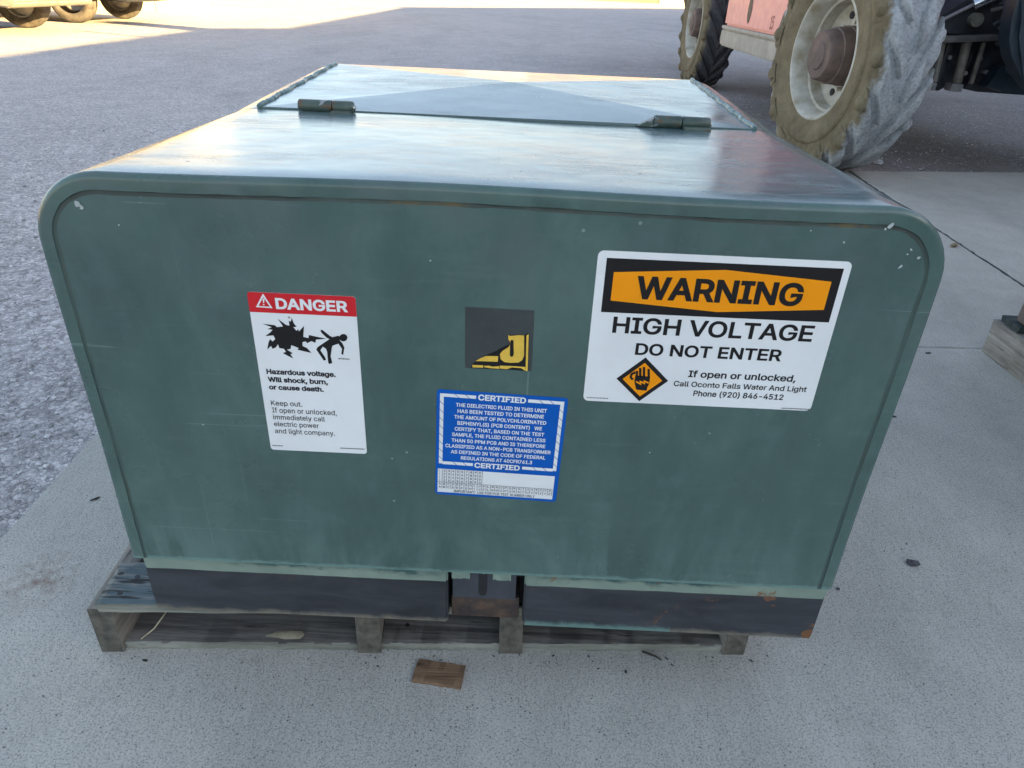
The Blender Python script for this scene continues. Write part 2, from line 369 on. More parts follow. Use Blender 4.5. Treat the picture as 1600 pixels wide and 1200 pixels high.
def stone_mat():
    t = NT('crushed_stone'); g = t.n('NewGeometry')
    c = t.ramp(g.outputs['Random Per Island'], [(0.0, (0.20, 0.195, 0.19)), (0.4, (0.42, 0.41, 0.40)), (1.0, (0.70, 0.68, 0.66))])
    c = t.mix(0.4, c, t.ramp(t.noise(t.coord('World'), 120, 4), [(0.3, 0.6), (0.7, 1.2)]), 'MULTIPLY')
    return t.done(c, 0.9)
M['stones'] = stone_mat()

# ------------------------------------------------------------------ ground
def grid_line(p, q, n, jit):
    return [(p[0]+(q[0]-p[0])*k/n + (random.uniform(-jit, jit) if 0 < k < n else 0), p[1]+(q[1]-p[1])*k/n + (random.uniform(-jit, jit) if 0 < k < n else 0)) for k in range(n)]
bm = bmesh.new()
vs_ = [bm.verts.new(c) for c in ((-400, -400, -.012), (400, -400, -.012), (400, 400, -.012), (-400, 400, -.012))]
bm.faces.new(vs_)
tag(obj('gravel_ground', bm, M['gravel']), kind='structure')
def slab(name, c4, jit=0.003, n=60):
    bm = bmesh.new(); pts = []
    for i in range(4): pts += grid_line(c4[i], c4[(i+1) % 4], n, jit)
    A = [bm.verts.new((x, y, -.15)) for x, y in pts]; B = [bm.verts.new((x, y, -.004)) for x, y in pts]
    cx = sum(p[0] for p in pts)/len(pts); cy = sum(p[1] for p in pts)/len(pts)
    C_ = [bm.verts.new((x - 0.004*(1 if x > cx else -1), y - 0.004*(1 if y > cy else -1), 0)) for x, y in pts]
    n_ = len(pts)
    for i in range(n_):
        j = (i+1) % n_
        bm.faces.new((A[i], A[j], B[j], B[i])); bm.faces.new((B[i], B[j], C_[j], C_[i]))
    bm.faces.new(C_)
    return tag(obj(name, bm, M['concrete'], smooth=False), kind='structure')
slab('concrete_slab', [(-0.88, 1.106), (1.826, 1.239), (1.927, 3.60), (-0.99, 3.20)], 0.003, 90)
slab('concrete_slab', [(-0.76, -2.6), (1.700, -2.6), (1.829, 1.234), (-0.879, 1.101)], 0.0012, 90)
slab('concrete_slab', [(1.842, 1.24), (6.0, 1.44), (6.0, 4.25), (1.948, 3.60)], 0.005, 90)
slab('concrete_slab', [(1.707, -2.6), (6.0, -2.6), (6.0, 1.436), (1.837, 1.236)], 0.003, 60)

M['joint'] = simple('dirty_joint', (0.040, 0.038, 0.036), 0.9, 0.6, 90, 0.4)
bm = bmesh.new()
for q in (((1.690, -2.6), (1.715, -2.6), (1.848, 1.238), (1.823, 1.238)), ((1.823, 1.238), (1.848, 1.238), (1.955, 3.62), (1.920, 3.62))):
    bm.faces.new([bm.verts.new((x, y, -.0065)) for x, y in q])
bm.faces.new([bm.verts.new((x, y, -.0055)) for x, y in ((-.86, 1.098), (1.823, 1.231), (1.823, 1.243), (-.86, 1.110))])
tag(obj('slab_joint', bm, M['joint'], smooth=None), kind='structure')
def stones(name, area, n, s0, s1, label, cat, keep=None):
    t = bmesh.new(); bmesh.ops.create_icosphere(t, subdivisions=1, radius=1.0)
    bv = [v.co.copy() for v in t.verts]; bf = [[v.index for v in f.verts] for f in t.faces]; t.free()
    V = []; F = []; rg = random.Random(3)
    k = 0
    while k < n:
        x, y = rg.uniform(area[0], area[1]), rg.uniform(area[2], area[3])
        if keep and not keep(x, y, rg): continue
        k += 1
        s = s0 + (s1-s0)*rg.random()**3.2
        sx, sy, sz = s*rg.uniform(.7, 1.3), s*rg.uniform(.6, 1.0), s*rg.uniform(.4, .75)
        a = rg.uniform(0, 6.28); ca, sa = math.cos(a), math.sin(a); o = len(V)
        for v in bv:
            j = rg.uniform(.78, 1.15)
            px, py, pz = v.x*sx*j, v.y*sy*j, v.z*sz*j
            V.append((x + ca*px - sa*py, y + sa*px + ca*py, -.012 + pz + sz*.25))
        F += [[i+o for i in f] for f in bf]
    me = bpy.data.meshes.new(name); me.from_pydata(V, [], F); me.materials.append(M['stones'])
    o = bpy.data.objects.new(name, me); COL.objects.link(o)
    tag(o, label, cat, kind='stuff')
def edge_x(y): return -0.835 - 0.045*y
stones('gravel_stones', (-2.6, -0.80, -0.3, 4.2), 6500, .0022, .0095, 'loose crushed grey stones on the lot beside the slab', 'gravel',
       lambda x, y, r: x < edge_x(y) and r.random() < (1.0 if x > edge_x(y) - .35 else .55))
stones('gravel_stones', (1.6, 5.5, 3.5, 7.0), 4500, .0022, .0085, 'sparse grit on the lot under the lifting machine', 'gravel',
       lambda x, y, r: y > 3.64 + .155*(x-1.94))
stones('joint_grit', (1.70, 1.95, -1.0, 3.6), 900, .002, .0048, 'dark grit packed in the slab joint', 'grit',
       lambda x, y, r: abs(x - (1.833 + .0425*(y-1.236))) < .006 if y > 1.24 else abs(x - (1.833 + .0337*(y-1.236))) < .004)

# ------------------------------------------------------------------ transformer cabinet
def green():
    t = NT('weathered_green_enamel'); co = t.coord()
    X, Y, Z = t.sep(co)
    n1 = t.noise(co, 3.0, 5, 0.6, 0.4); n2 = t.noise(co, 14, 6, 0.65); st = t.noise(t.coord('Object', (17, 17, 5.0)), 1.0, 6, 0.66, 0.5)
    c = t.ramp(n1, [(0.28, (0.052, 0.094, 0.086)), (0.72, (0.078, 0.130, 0.118))])
    c = t.mix(0.45, c, t.ramp(st, [(0.3, (0.050, 0.090, 0.083)), (0.75, (0.100, 0.158, 0.143))]))
    c = t.mix(t.ramp(n2, [(0.56, 0.0), (0.74, 0.35)]), c, (0.105, 0.175, 0.165))
    mt = t.noise(t.coord('Object', (8, 8, 6.5)), 1.0, 7, 0.68, 0.5)
    c = t.mix(0.85, c, t.ramp(mt, [(0.30, (0.80, 0.83, 0.84)), (0.50, (1.0, 1.03, 1.02)), (0.68, (1.28, 1.27, 1.24))]), 'MULTIPLY')
    hz = t.noise(t.coord('Object', (9, 9, 85)), 1.0, 4, 0.6)
    c = t.mix(t.math('MULTIPLY', t.ramp(hz, [(0.58, 0.0), (0.74, 0.28)]), t.ramp(t.noise(co, 3.7, 4), [(0.46, 0.0), (0.60, 1.0)])), c, (0.125, 0.185, 0.17))
    # chalky scuffs
    sc = t.math('MULTIPLY', t.ramp(t.noise(t.coord('Object', (7, 7, 4)), 1.0, 6, 0.7, 1.2), [(0.60, 0.0), (0.78, 0.6)]), t.ramp(t.noise(co, 60, 4, 0.7), [(0.35, 0.2), (0.65, 1.0)]))
    c = t.mix(sc, c, (0.135, 0.215, 0.20))
    # faded vertical runs low on the face
    lowm = t.ramp(t.math('ADD', Z, t.math('MULTIPLY', t.noise(t.coord('Object', (9, 9, 1.2)), 1.0, 3), 0.25)), [(0.19, 1.0), (0.33, 0.0)])
    runs = t.math('MULTIPLY', lowm, t.ramp(t.noise(t.coord('Object', (20, 20, 5)), 1.0, 6, 0.68, 0.6), [(0.42, 0.0), (0.62, 0.75)]))
    c = t.mix(runs, c, (0.130, 0.205, 0.185))
    up = t.math('MULTIPLY', t.ramp(Z, [(0.36, 0.0), (0.56, 1.0)]), t.ramp(t.noise(t.coord('Object', (6, 6, 6)), 1.0, 6, 0.7, 0.8), [(0.46, 0.0), (0.60, 0.5)]))
    c = t.mix(up, c, (0.095, 0.125, 0.125))
    # specks of white overspray
    v = t.voro(co, 55, 'F1', 'Distance'); vc = t.voro(co, 55, 'F1', 'Color')
    sp = t.math('MULTIPLY', t.math('LESS_THAN', v, 0.10), t.math('GREATER_THAN', t.sep(vc)[0], 0.95))
    c = t.mix(t.math('MULTIPLY', sp, 0.5), c, (0.30, 0.38, 0.36))
    for sc_, rt in (((3, 3, 210), R(14)), ((190, 190, 3), R(9))):
        s_ = t.noise(t.coord('Object', sc_, (0, rt, 0)), 1.0, 2, 0.5)
        gate = t.ramp(t.noise(co, 4.3, 3), [(0.52, 0.0), (0.62, 1.0)])
        c = t.mix(t.math('MULTIPLY', t.ramp(s_, [(0.70, 0.0), (0.73, 0.5)]), gate), c, (0.17, 0.24, 0.22))
    # rubbed lighter edge along the bottom of the cover
    low = t.math('ADD', Z, t.math('MULTIPLY', t.math('SUBTRACT', t.noise(t.coord('Object', (30, 1, 60)), 1.0, 6, 0.75), 0.5), 0.016))
    ef = t.ramp(low, [(0.1055, 1.0), (0.1095, 0.0)])
    c = t.mix(t.math('MULTIPLY', ef, 0.65), c, (0.17, 0.28, 0.25))
    r = t.ramp(t.noise(co, 5, 6, 0.65), [(0.3, 0.17), (0.7, 0.31)])
    nrm = t.bump(t.noise(co, 2.5, 2), 0.05, 0.01); nrm = t.bump(t.noise(co, 220, 2), 0.02, 0.001, nrm)
    return t.done(c, r, nrm, spec=0.5)
M['green'] = green()
def lid():
    """same enamel, rain-streaked where it lies flat, base tinted for the sky reflection"""
    t = NT('weathered_green_enamel_sky_tint'); co = t.coord()
    n1 = t.noise(co, 3.0, 5, 0.6, 0.4); st = t.math('MULTIPLY', t.noise(t.coord('Object', (14, 55, 14)), 1.0, 6, 0.7, 0.5), t.ramp(t.noise(t.coord('Object', (2.6, 5, 2)), 1.0, 4), [(0.35, 0.80), (0.65, 1.25)]))
    c = t.ramp(n1, [(0.28, (0.064, 0.112, 0.120)), (0.72, (0.092, 0.145, 0.152))])  # bluer base stands in for part of the blue sky reflection
    c = t.mix(t.ramp(st, [(0.48, 0.0), (0.66, 0.42)]), c, (0.16, 0.20, 0.19))
    v = t.voro(t.coord('Object', (38, 62, 38)), 1.0, 'F1', 'Distance'); vc = t.voro(t.coord('Object', (38, 62, 38)), 1.0, 'F1', 'Color')
    sp = t.math('MULTIPLY', t.math('LESS_THAN', v, 0.10), t.math('GREATER_THAN', t.sep(vc)[0], 0.91))
    LX, LY, LZ = t.sep(co)
    blot = t.math('MULTIPLY', t.ramp(t.noise(t.coord('Object', (24, 60, 24)), 1.0, 6, 0.72, 0.6), [(0.55, 0.0), (0.63, 0.8)]), t.ramp(t.noise(t.coord('Object', (3.1, 4.2, 1)), 1.0, 2), [(0.50, 0.0), (0.66, 1.0)]))
    c = t.mix(blot, c, (0.045, 0.05, 0.045))
    c = t.mix(t.math('MULTIPLY', sp, 0.9), c, (0.02, 0.03, 0.03))
    r = t.ramp(st, [(0.36, 0.14), (0.70, 0.29)])
    r2 = t.mix(sp, r, (0.6, 0.6, 0.6))
    nrm = t.bump(t.noise(co, 5.0, 3), 0.20, 0.012); nrm = t.bump(t.noise(co, 260, 2), 0.02, 0.001, nrm)
    t.b.inputs['Coat Roughness'].default_value = 0.10
    return t.done(c, r2, nrm, spec=0.8, coat=0.12)
M['lid'] = lid()
def skirt():
    t = NT('skirt_paint'); co = t.coord(); X, Y, Z = t.sep(co)
    # mint primer above a level line, dark blue-black below it; a darker green ragged band right under the cover
    c_d = t.ramp(t.noise(t.coord('Object', (6, 6, 26)), 1.0, 7, 0.7, 0.6), [(0.3, (0.015, 0.017, 0.022)), (0.7, (0.056, 0.059, 0.069))])
    c_m = t.ramp(t.noise(co, 18, 5), [(0.3, (0.18, 0.245, 0.20)), (0.7, (0.26, 0.33, 0.27))])
    edge = t.math('ADD', Z, t.math('MULTIPLY', t.math('SUBTRACT', t.noise(t.coord('Object', (16, 1, 40)), 1.0, 7, 0.72), 0.5), 0.050))
    green_f = t.ramp(edge, [(0.0895, 0.0), (0.0905, 1.0)])
    green_f = t.math('MULTIPLY', green_f, t.ramp(t.math('ABSOLUTE', t.math('SUBTRACT', t.math('ABSOLUTE', X), 0.19)), [(0.10, 1.0), (0.16, 0.0)]))
    c_m = t.mix(green_f, c_m, (0.050, 0.105, 0.10))
    split = t.math('GREATER_THAN', t.math('ADD', Z, t.math('MULTIPLY', t.noise(t.coord('Object', (20, 1, 1)), 1.0, 4), 0.003)), 0.0765)
    c = t.mix(split, c_d, c_m)
    rust = t.math('MULTIPLY', t.ramp(t.noise(co, 22, 6, 0.7, 0.5), [(0.60, 0.0), (0.65, 1.0)]), t.ramp(t.noise(co, 3.1, 2), [(0.45, 0.0), (0.6, 1.0)]))
    c = t.mix(t.math('MULTIPLY', rust, 0.85), c, (0.20, 0.085, 0.035))
    low = t.math('ADD', Z, t.math('MULTIPLY', t.math('SUBTRACT', t.noise(t.coord('Object', (26, 26, 26)), 1.0, 6, 0.7), 0.5), 0.024))
    c = t.mix(t.ramp(low, [(0.001, 0.9), (0.007, 0.0)]), c, (0.19, 0.17, 0.13))
    cr = t.n('VectorMath'); cr.operation = 'DISTANCE'; t.l(t.n('TexCoord').outputs['Object'], cr.inputs[0]); cr.inputs[1].default_value = (.452, -.388, .006)
    c = t.mix(t.math('LESS_THAN', t.math('ADD', cr.outputs['Value'], t.math('MULTIPLY', t.noise(co, 60, 5), 0.012)), 0.017), c, (0.17, 0.075, 0.03))
    sx = t.math('MULTIPLY', t.math('LESS_THAN', t.math('ABSOLUTE', t.math('SUBTRACT', X, 0.16)), 0.10), t.ramp(low, [(0.005, 1.0), (0.010, 0.0)]))
    c = t.mix(t.math('MULTIPLY', sx, 0.8), c, (0.12, 0.23, 0.21))
    nrm = t.bump(t.noise(co, 40, 5), 0.08, 0.004)
    return t.done(c, t.ramp(t.noise(co, 12, 4), [(0.3, 0.32), (0.7, 0.55)]), nrm)
M['skirt'] = skirt()
M['white'] = simple('white_vinyl', (0.78, 0.79, 0.79), 0.36, 0.07, 7)
M['black'] = simple('black_ink', (0.014, 0.013, 0.014), 0.42, 0.1, 30)
M['orange'] = simple('orange_ink', (0.92, 0.315, 0.004), 0.42, 0.05, 20)
M['red'] = simple('red_ink', (0.60, 0.020, 0.028), 0.42, 0.06, 20)
M['blue'] = simple('blue_ink', (0.001, 0.098, 0.45), 0.42, 0.08, 20)
M['yellow'] = simple('yellow_ink', (0.78, 0.50, 0.065), 0.45, 0.12, 60)
M['patch'] = simple('old_adhesive', (0.038, 0.047, 0.048), 0.6, 0.2, 25, 0.1)
def seam_mat():
    t = NT('seam_paint'); co = t.coord(); X, Y, Z = t.sep(co)
    g = t.ramp(t.noise(co, 9, 4), [(0.3, (0.046, 0.082, 0.076)), (0.7, (0.066, 0.108, 0.100))])
    d = t.ramp(t.noise(t.coord('Object', (7, 7, 7)), 1.0, 5, 0.7), [(0.38, (0.024, 0.034, 0.030)), (0.58, (0.040, 0.055, 0.048)), (0.66, (0.095, 0.078, 0.036))])
    f = t.math('MULTIPLY', t.ramp(Z, [(0.535, 0.25), (0.575, 1.0)]), t.ramp(t.noise(t.coord('Object', (4, 4, 4)), 1.0, 5, 0.7), [(0.30, 0.35), (0.50, 1.0)]))
    return t.done(t.mix(f, g, d), 0.6, t.bump(t.noise(co, 120, 4), 0.3, 0.003))
M['seam'] = seam_mat()
M['darkgap'] = simple('dark_steel', (0.016, 0.017, 0.020), 0.55, 0.3, 20)
M['slate'] = simple('slate_plate', (0.050, 0.055, 0.068), 0.45, 0.2, 30, 0.1)
M['rustplate'] = simple('rusty_plate', (0.105, 0.062, 0.038), 0.7, 0.25, 34, 0.4, col2=(0.020, 0.019, 0.024))
M['bolt'] = simple('bright_bolt', (0.55, 0.53, 0.48), 0.35, 0.1, 40, metal=0.8)
M['mint'] = simple('mint_paint', (0.20, 0.27, 0.22), 0.5, 0.25, 60, 0.2)
M['chip'] = simple('bare_chip', (0.42, 0.46, 0.46), 0.5, 0.15, 80)
def hinge_mat():
    t = NT('hinge_green'); co = t.coord()
    c = t.ramp(t.noise(co, 45, 5), [(0.3, (0.038, 0.060, 0.048)), (0.7, (0.075, 0.105, 0.085))])
    m = t.ramp(t.noise(co, 38, 4, 0.6, 0.8), [(0.60, 0.0), (0.63, 1.0)])
    c = t.mix(m, c, (0.30, 0.30, 0.32))
    c = t.mix(t.ramp(t.noise(co, 70, 4), [(0.62, 0.0), (0.66, 0.9)]), c, (0.12, 0.06, 0.03))
    return t.done(c, 0.4, t.bump(t.noise(co, 110, 4), 0.2, 0.002))
M['hinge'] = hinge_mat()
M['bead'] = simple('bead_green', (0.085, 0.155, 0.15), 0.3, 0.2, 40)

for k_ in ('black', 'orange', 'red', 'blue'): M[k_].node_tree.nodes['Principled BSDF'].inputs['Specular IOR Level'].default_value = 0.22
Z1, ZF, ZH, ZB = 0.2085, 0.7046, 0.6940, 0.7100
YH, YB, HW = 0.460, 0.963, 0.455
cab = thing('transformer_cabinet', 'dull green steel transformer cabinet with warning labels, set on the weathered pallet', 'transformer', (0, 0.4, 0.105))

def outline(inset, top, zbot, r=0.072, n=10, per=44):
    """open U outline from bottom left, up, over the top and down to bottom right"""
    h = HW - inset; t = top - inset; r = max(r - inset, 0.01); pts = []
    for k in range(per//2): pts.append((-h, zbot + (t - r - zbot)*k/(per//2)))
    for k in range(n+1): a = R(180 - 90*k/n); pts.append((-h + r + r*math.cos(a), t - r + r*math.sin(a)))
    for k in range(1, per): pts.append((-h + r + (2*h - 2*r)*k/per, t))
    for k in range(n+1): a = R(90 - 90*k/n); pts.append((h - r + r*math.cos(a), t - r + r*math.sin(a)))
    for k in range(per//2 - 1, -1, -1): pts.append((h, zbot + (t - r - zbot)*k/(per//2)))
    return pts
def ring(bm, pts, y, jit=0.0):
    wv = lambda q, s: .0011*math.sin(9.1*q[0] + 5.3*y + s) + .0008*math.sin(17*q[1] + 11*q[0] + 2*s)
    pts = [(p[0] + wv(p, 0), p[1] + (wv(p, 1.7) if 3 < i < len(pts) - 4 else 0)) for i, p in enumerate(pts)]
    return [bm.verts.new((p[0] + random.uniform(-jit, jit), y + random.uniform(-jit, jit)*.3, p[1] + (random.uniform(-jit, jit) if i not in (0, len(pts)-1) else 0))) for i, p in enumerate(pts)]
def loft(bm, A, B, mat=0):
    for i in range(len(A)-1):
        f = bm.faces.new((A[i], A[i+1], B[i+1], B[i])); f.material_index = mat
# front hood: face, rounded bend, seam, lid; open at the bottom and the hinge line
bm = bmesh.new()
rb = 0.0068
rings = []
for k in range(7):                        # bend from the lid into the face
    a = R(90*k/6); rings.append(ring(bm, outline(rb*(1-math.cos(a)) , ZF, Z1), rb*(1-math.sin(a))))
for a, b in zip(rings, rings[1:]): loft(bm, a, b)
back = []
for j in range(1, 13):
    y = rb + (YH - .002 - rb)*j/12
    top = ZF + (ZH - ZF)*j/12
    back.append(ring(bm, outline(0, top, Z1), y))
prev = rings[0]
for k, b in enumerate(back): loft(bm, prev, b, 1); prev = b
lipr = ring(bm, outline(0.004, ZH, Z1), YH - .002); loft(bm, prev, lipr)
face = rings[-1]
f1 = ring(bm, outline(.0168, ZF, Z1), 0, .0004); loft(bm, face, f1)
f2 = ring(bm, outline(.0175, ZF, Z1), .0010, .0007); loft(bm, f1, f2, 2)
f3 = ring(bm, outline(.0198, ZF, Z1), .0010, .0011); loft(bm, f2, f3, 2)
f4 = ring(bm, outline(.0212, ZF, Z1), .0006, .0006); loft(bm, f3, f4, 2)
bm.faces.new(f4)
# folded bottom edge of the face
lo = [bm.verts.new((v.co.x, v.co.y + .0085, v.co.z)) for v in (face[0], f4[0], f4[-1], face[-1])]
bm.faces.new((face[0], f1[0], f2[0], f3[0], f4[0], lo[1], lo[0])); bm.faces.new((f4[0], f4[-1], lo[2], lo[1])); bm.faces.new((f4[-1], f3[-1], f2[-1], f1[-1], face[-1], lo[3], lo[2]))
hood = obj('hood', bm, [M['green'], M['lid'], M['seam']], cab, 40)
# rear tank
bm = bmesh.new(); rr_ = []
for j in range(9):
    y = YH + .002 + (YB - .012 - YH - .002)*j/8
    rr_.append(ring(bm, outline(0, ZH + (ZB - ZH)*j/8, Z1 - .004), y))
for k in range(1, 4):
    a = R(30*k); rr_.append(ring(bm, outline(.012*(1-math.cos(a)), ZB, Z1 - .004), YB - .012 + .012*math.sin(a)))
for a, b in zip(rr_, rr_[1:]): loft(bm, a, b)
bm.faces.new(rr_[-1]); ff = ring(bm, outline(.01, ZH, Z1 - .004), YH + .002); loft(bm, rr_[0], ff); bm.faces.new(ff[::-1])
tank = obj('tank', bm, M['green'], cab, 40)
# cross-broken top plate between the two weld beads
def ztop(y): return ZH + (ZB - ZH)*(y - YH)/(YB - YH)
bm = bmesh.new()
x0, x1, ya, yb = -.375, .375, YH + .004, YB - .004
N = 24
apex_y, apex_h = .735, .0120
def plate_z(x, y):
    u = min((x - x0), (x1 - x))/((x1 - x0)/2)
    v = (y - ya)/(apex_y - ya) if y < apex_y else (yb - y)/(yb - apex_y)
    return ztop(y) + .0025 + apex_h*min(u, v)
c5 = [bm.verts.new((x, y, plate_z(x, y))) for x, y in ((x0, ya), (x1, ya), (x1, yb), (x0, yb))]
ap = bm.verts.new((0, apex_y, ztop(apex_y) + .0025 + apex_h))
for i in range(4): bm.faces.new((c5[i], c5[(i+1) % 4], ap))
d5 = [bm.verts.new((v.co.x, v.co.y, v.co.z - .004)) for v in c5]
for i in range(4): bm.faces.new((c5[(i+1) % 4], c5[i], d5[i], d5[(i+1) % 4]))
obj('top_plate', bm, M['lid'], cab, smooth=None)
for sx in (-1, 1):
    bm = bmesh.new(); pts = []; rs = []
    n = 90
    for k in range(n+1):
        y = YH + .006 + (YB + .002 - YH - .006)*k/n
        ph = k*1.15
        pts.append((sx*(.379 + .0015*math.sin(ph*.37) + random.uniform(-.0008, .0008)), y, ztop(y) + .0022))
        rs.append(.0046*(0.8 + .32*abs(math.sin(ph)) + random.uniform(-.08, .08)))
    tube(bm, pts, rs, 8); obj('weld_bead', bm, M['bead'], cab, 60)
# hinges
for xs, xm, xe, wedge in ((-.3155, -.2640, -.2325, False), (.2235, .2655, .3085, True)):
    hz = ZH + .0075; bm = bmesh.new()
    box(bm, xs + .002, xm - .001, YH - .003, YH + .020, ZH - .001, hz - .001)
    tube(bm, [(xs, YH, hz), (xs + .0015, YH, hz), (xm - .0015, YH, hz), (xm - .0006, YH, hz)], [.0083, .0094, .0094, .0085], 18)
    h = obj('hinge', bm, M['hinge'], cab, 40)
    bm = bmesh.new()
    tube(bm, [(xm + .0006, YH, hz), (xm + .0018, YH, hz), (xe - .0018, YH, hz), (xe, YH, hz)], [.0083, .0092, .0092, .0078], 18)
    obj('hinge_knuckle', bm, M['hinge'], h, 40)
    bm = bmesh.new(); tube(bm, [(xe - .002, YH, hz), (xe + .003, YH, hz)], [.0042, .0036], 12); obj('hinge_pin', bm, M['bolt'], h, 40)
    bm = bmesh.new(); box(bm, xm + .001, xe - .002, YH - .024, YH + .003, ZH - .004, hz - .0035, bev=.001); obj('hinge_leaf', bm, M['hinge'], h, 30)
    if wedge:
        bm = bmesh.new(); prism(bm, [(xs - .025, ZH + .0005), (xs - .0008, ZH + .0005), (xs - .0008, hz + .006)], 'y', YH - .005, YH + .005)
        obj('hinge_gusset', bm, M['hinge'], h, 20)
# base skirt with the lock notch
bm = bmesh.new()
prism(bm, [(-.4495, .012), (-.046, .012), (-.046, .062), (.056, .062), (.056, .012), (.4555, .012), (.4500, .955), (-.4440, .955)], 'z', .105, .245)
bmesh.ops.bevel(bm, geom=[e for e in bm.edges if abs(e.verts[0].co.z - e.verts[1].co.z) > .1 and e.verts[0].co.y < .02], offset=.0025, segments=2, affect='EDGES')
skirt_o = obj('skirt', bm, M['skirt'], cab, 40)
# lock pocket
bm = bmesh.new(); prism(bm, [(-.0405, .026), (-.040, .0195), (.0450, .0195), (.0455, .026)], 'z', .1446, .206); 
pk = obj('lock_plate', bm, M['slate'], cab, 30)
bm = bmesh.new()
prism(bm, [(.0005 + .0055*math.cos(R(a)), .1560 + .0055*math.sin(R(a))) for a in range(180, 361, 20)] + [(.006, .204), (-.005, .204)], 'y', .0186, .0194)
obj('key_slot', bm, M['darkgap'], pk, False)
bm = bmesh.new(); tube(bm, [(.0015, .0195, .2005), (.0015, .0125, .2005)], .0042, 12); obj('lock_bolt', bm, M['bolt'], pk, 40)
bm = bmesh.new(); box(bm, -.0420, .0510, .0225, .0615, .1056, .1444, bev=.002); obj('rusty_sill', bm, M['rustplate'], cab, 30)
for a, b in ((-.0405, -.0165), (.0138, .0378)):
    bm = bmesh.new()
    n = 8; top = [(a + (b-a)*k/n, .2083) for k in range(n+1)]; bot = [(b - (b-a)*k/n, .1885 + random.uniform(-.0014, .0014)) for k in range(n+1)]
    prism(bm, top + bot, 'y', .0105, .0185)
    obj('latch_tab', bm, M['mint'], cab, 30)
# scraped bare spots on the face
rg = random.Random(11)
for (x, z, s, q) in ((-.404, .671, .0030, 1.2), (-.4005, .6685, .0024, 1), (-.368, .652, .0011, 1), (.3845, .6865, .0019, 2.2), (.3805, .683, .0015, .9), (.4115, .664, .0011, 1.6), (.4095, .659, .0011, 1), (.4215, .656, .0018, 1.2), (.4065, .646, .0012, 2.4), (.31, .678, .0009, 1), (.345, .668, .0012, 1), (-.21, .56, .0011, 1), (-.325, .42, .0013, 1), (.19, .41, .0010, 1), (-.06, .63, .0011, 1)):
    an = rg.uniform(0, 3.14) if q < 2 else R(50)
    pts = []
    for k in range(9):
        a = 6.283*k/9; r = s*rg.uniform(.6, 1.15); u, v = r*math.cos(a)*q, r*math.sin(a)
        pts.append((x + u*math.cos(an) - v*math.sin(an), z + u*math.sin(an) + v*math.cos(an)))
    bm = bmesh.new(); poly(bm, pts, -.0003 if abs(x) > .40 or z > .68 else .0002)
    obj('paint_chip', bm, M['chip'], hood, False)

# ------------------------------------------------------------------ labels on the face (face plane y = 0.0006)
YF = .0006
def lift(k): return YF - .0004 - .00025*k
# warning sign
bm = bmesh.new(); decal(bm, rrect(.107, .3592, .4755, .6487, .006), YF, .0004)
w = obj('warning_label', bm, M['white'], cab, 30); w['label'] = 'white high voltage warning label with black and orange header'
bm = bmesh.new(); decal(bm, [(.1161, .6413), (.3521, .6413), (.3521, .5828), (.1161, .5828)], lift(0), .0002); obj('header_panel', bm, M['black'], w, 30)
bm = bmesh.new(); poly(bm, [(.1246, .6268), (.2354, .6345), (.3433, .6272), (.3433, .5965), (.2354, .5887), (.1246, .5961)], lift(1.2)); obj('header_hexagon', bm, M['orange'], w, False)
bm = bmesh.new()
text(bm, 'WARNING', .1490, .3185, .5992, .6241, lift(2.4), .028, 0)
text(bm, 'HIGH VOLTAGE', .1300, .3395, .5598, .5784, lift(1), .020, 0)
text(bm, 'DO NOT ENTER', .1570, .3128, .5352, .5491, lift(1), .022, 0)
text(bm, 'If open or unlocked,', .2178, .3342, .5112, .5194, lift(1), .020, 0)
text(bm, 'Call Oconto Falls Water And Light', .2037, .3487, .4993, .5058, lift(1), .014, 0)
text(bm, 'Phone (920) 846-4512', .2270, .3258, .4879, .4949, lift(1), .018, 0)
for x in [.1110 + .0016*k for k in range(15)]: poly(bm, [(x, .4792), (x+.0010, .4792), (x+.0010, .4803), (x, .4803)], lift(1))
for x in [.3270 + .0018*k for k in range(17)]: poly(bm, [(x, .4770), (x+.0011, .4770), (x+.0015, .4783), (x+.0004, .4783)], lift(1))
obj('lettering', bm, M['black'], w, False)
bm = bmesh.new()
poly(bm, [(.1690, .5326), (.1972, .5053), (.1690, .4781), (.1408, .5053)], lift(1))
poly(bm, [(.1690, .5262), (.1906, .5053), (.1690, .4844), (.1474, .5053)], lift(2), 1)
for q in HAND: poly(bm, q, lift(3))
poly(bm, BOLT, lift(4), 1)
obj('hand_emblem', bm, [M['black'], M['orange']], w, False)
# danger sign
bm = bmesh.new(); decal(bm, rrect(-.2506, -.1383, .3895, .5872, .0035), YF, .0004)
d = obj('danger_label', bm, M['white'], cab, 30); d['label'] = 'tall white danger label with a red header'
bm = bmesh.new(); q = rrect(-.2506, -.1383, .3895, .5872, .0035); decal(bm, [p for p in q if p[1] > .57] + [(-.2506, .5646), (-.1383, .5646)], lift(0), .0002); obj('header_panel', bm, M['red'], d, 30)
bm = bmesh.new()
text(bm, 'DANGER', -.2222, -.1468, .5694, .5819, lift(2), .030, 0)
poly(bm, TRI, lift(1.6)); poly(bm, TRI_IN, lift(2.2), 1)
for q in EXC: poly(bm, q, lift(2.9))
obj('header_lettering', bm, [M['white'], M['red']], d, False)
bm = bmesh.new()
poly(bm, BURST, lift(1)); poly(bm, MAN, lift(1)); poly(bm, HEAD, lift(1.5))
obj('shock_pictogram', bm, M['black'], d, False)
bm = bmesh.new(); L1 = lift(1)
text(bm, 'Hazardous voltage.', -.2424, -.1663, .4909, .4973, L1, .034)
text(bm, 'Will shock, burn,', -.2422, -.1757, .4810, .4873, L1, .034)
text(bm, 'or cause death.', -.2421, -.1812, .4713, .4776, L1, .034)
text(bm, 'Keep out.', -.2425, -.2075, .4506, .4570, L1, .006)
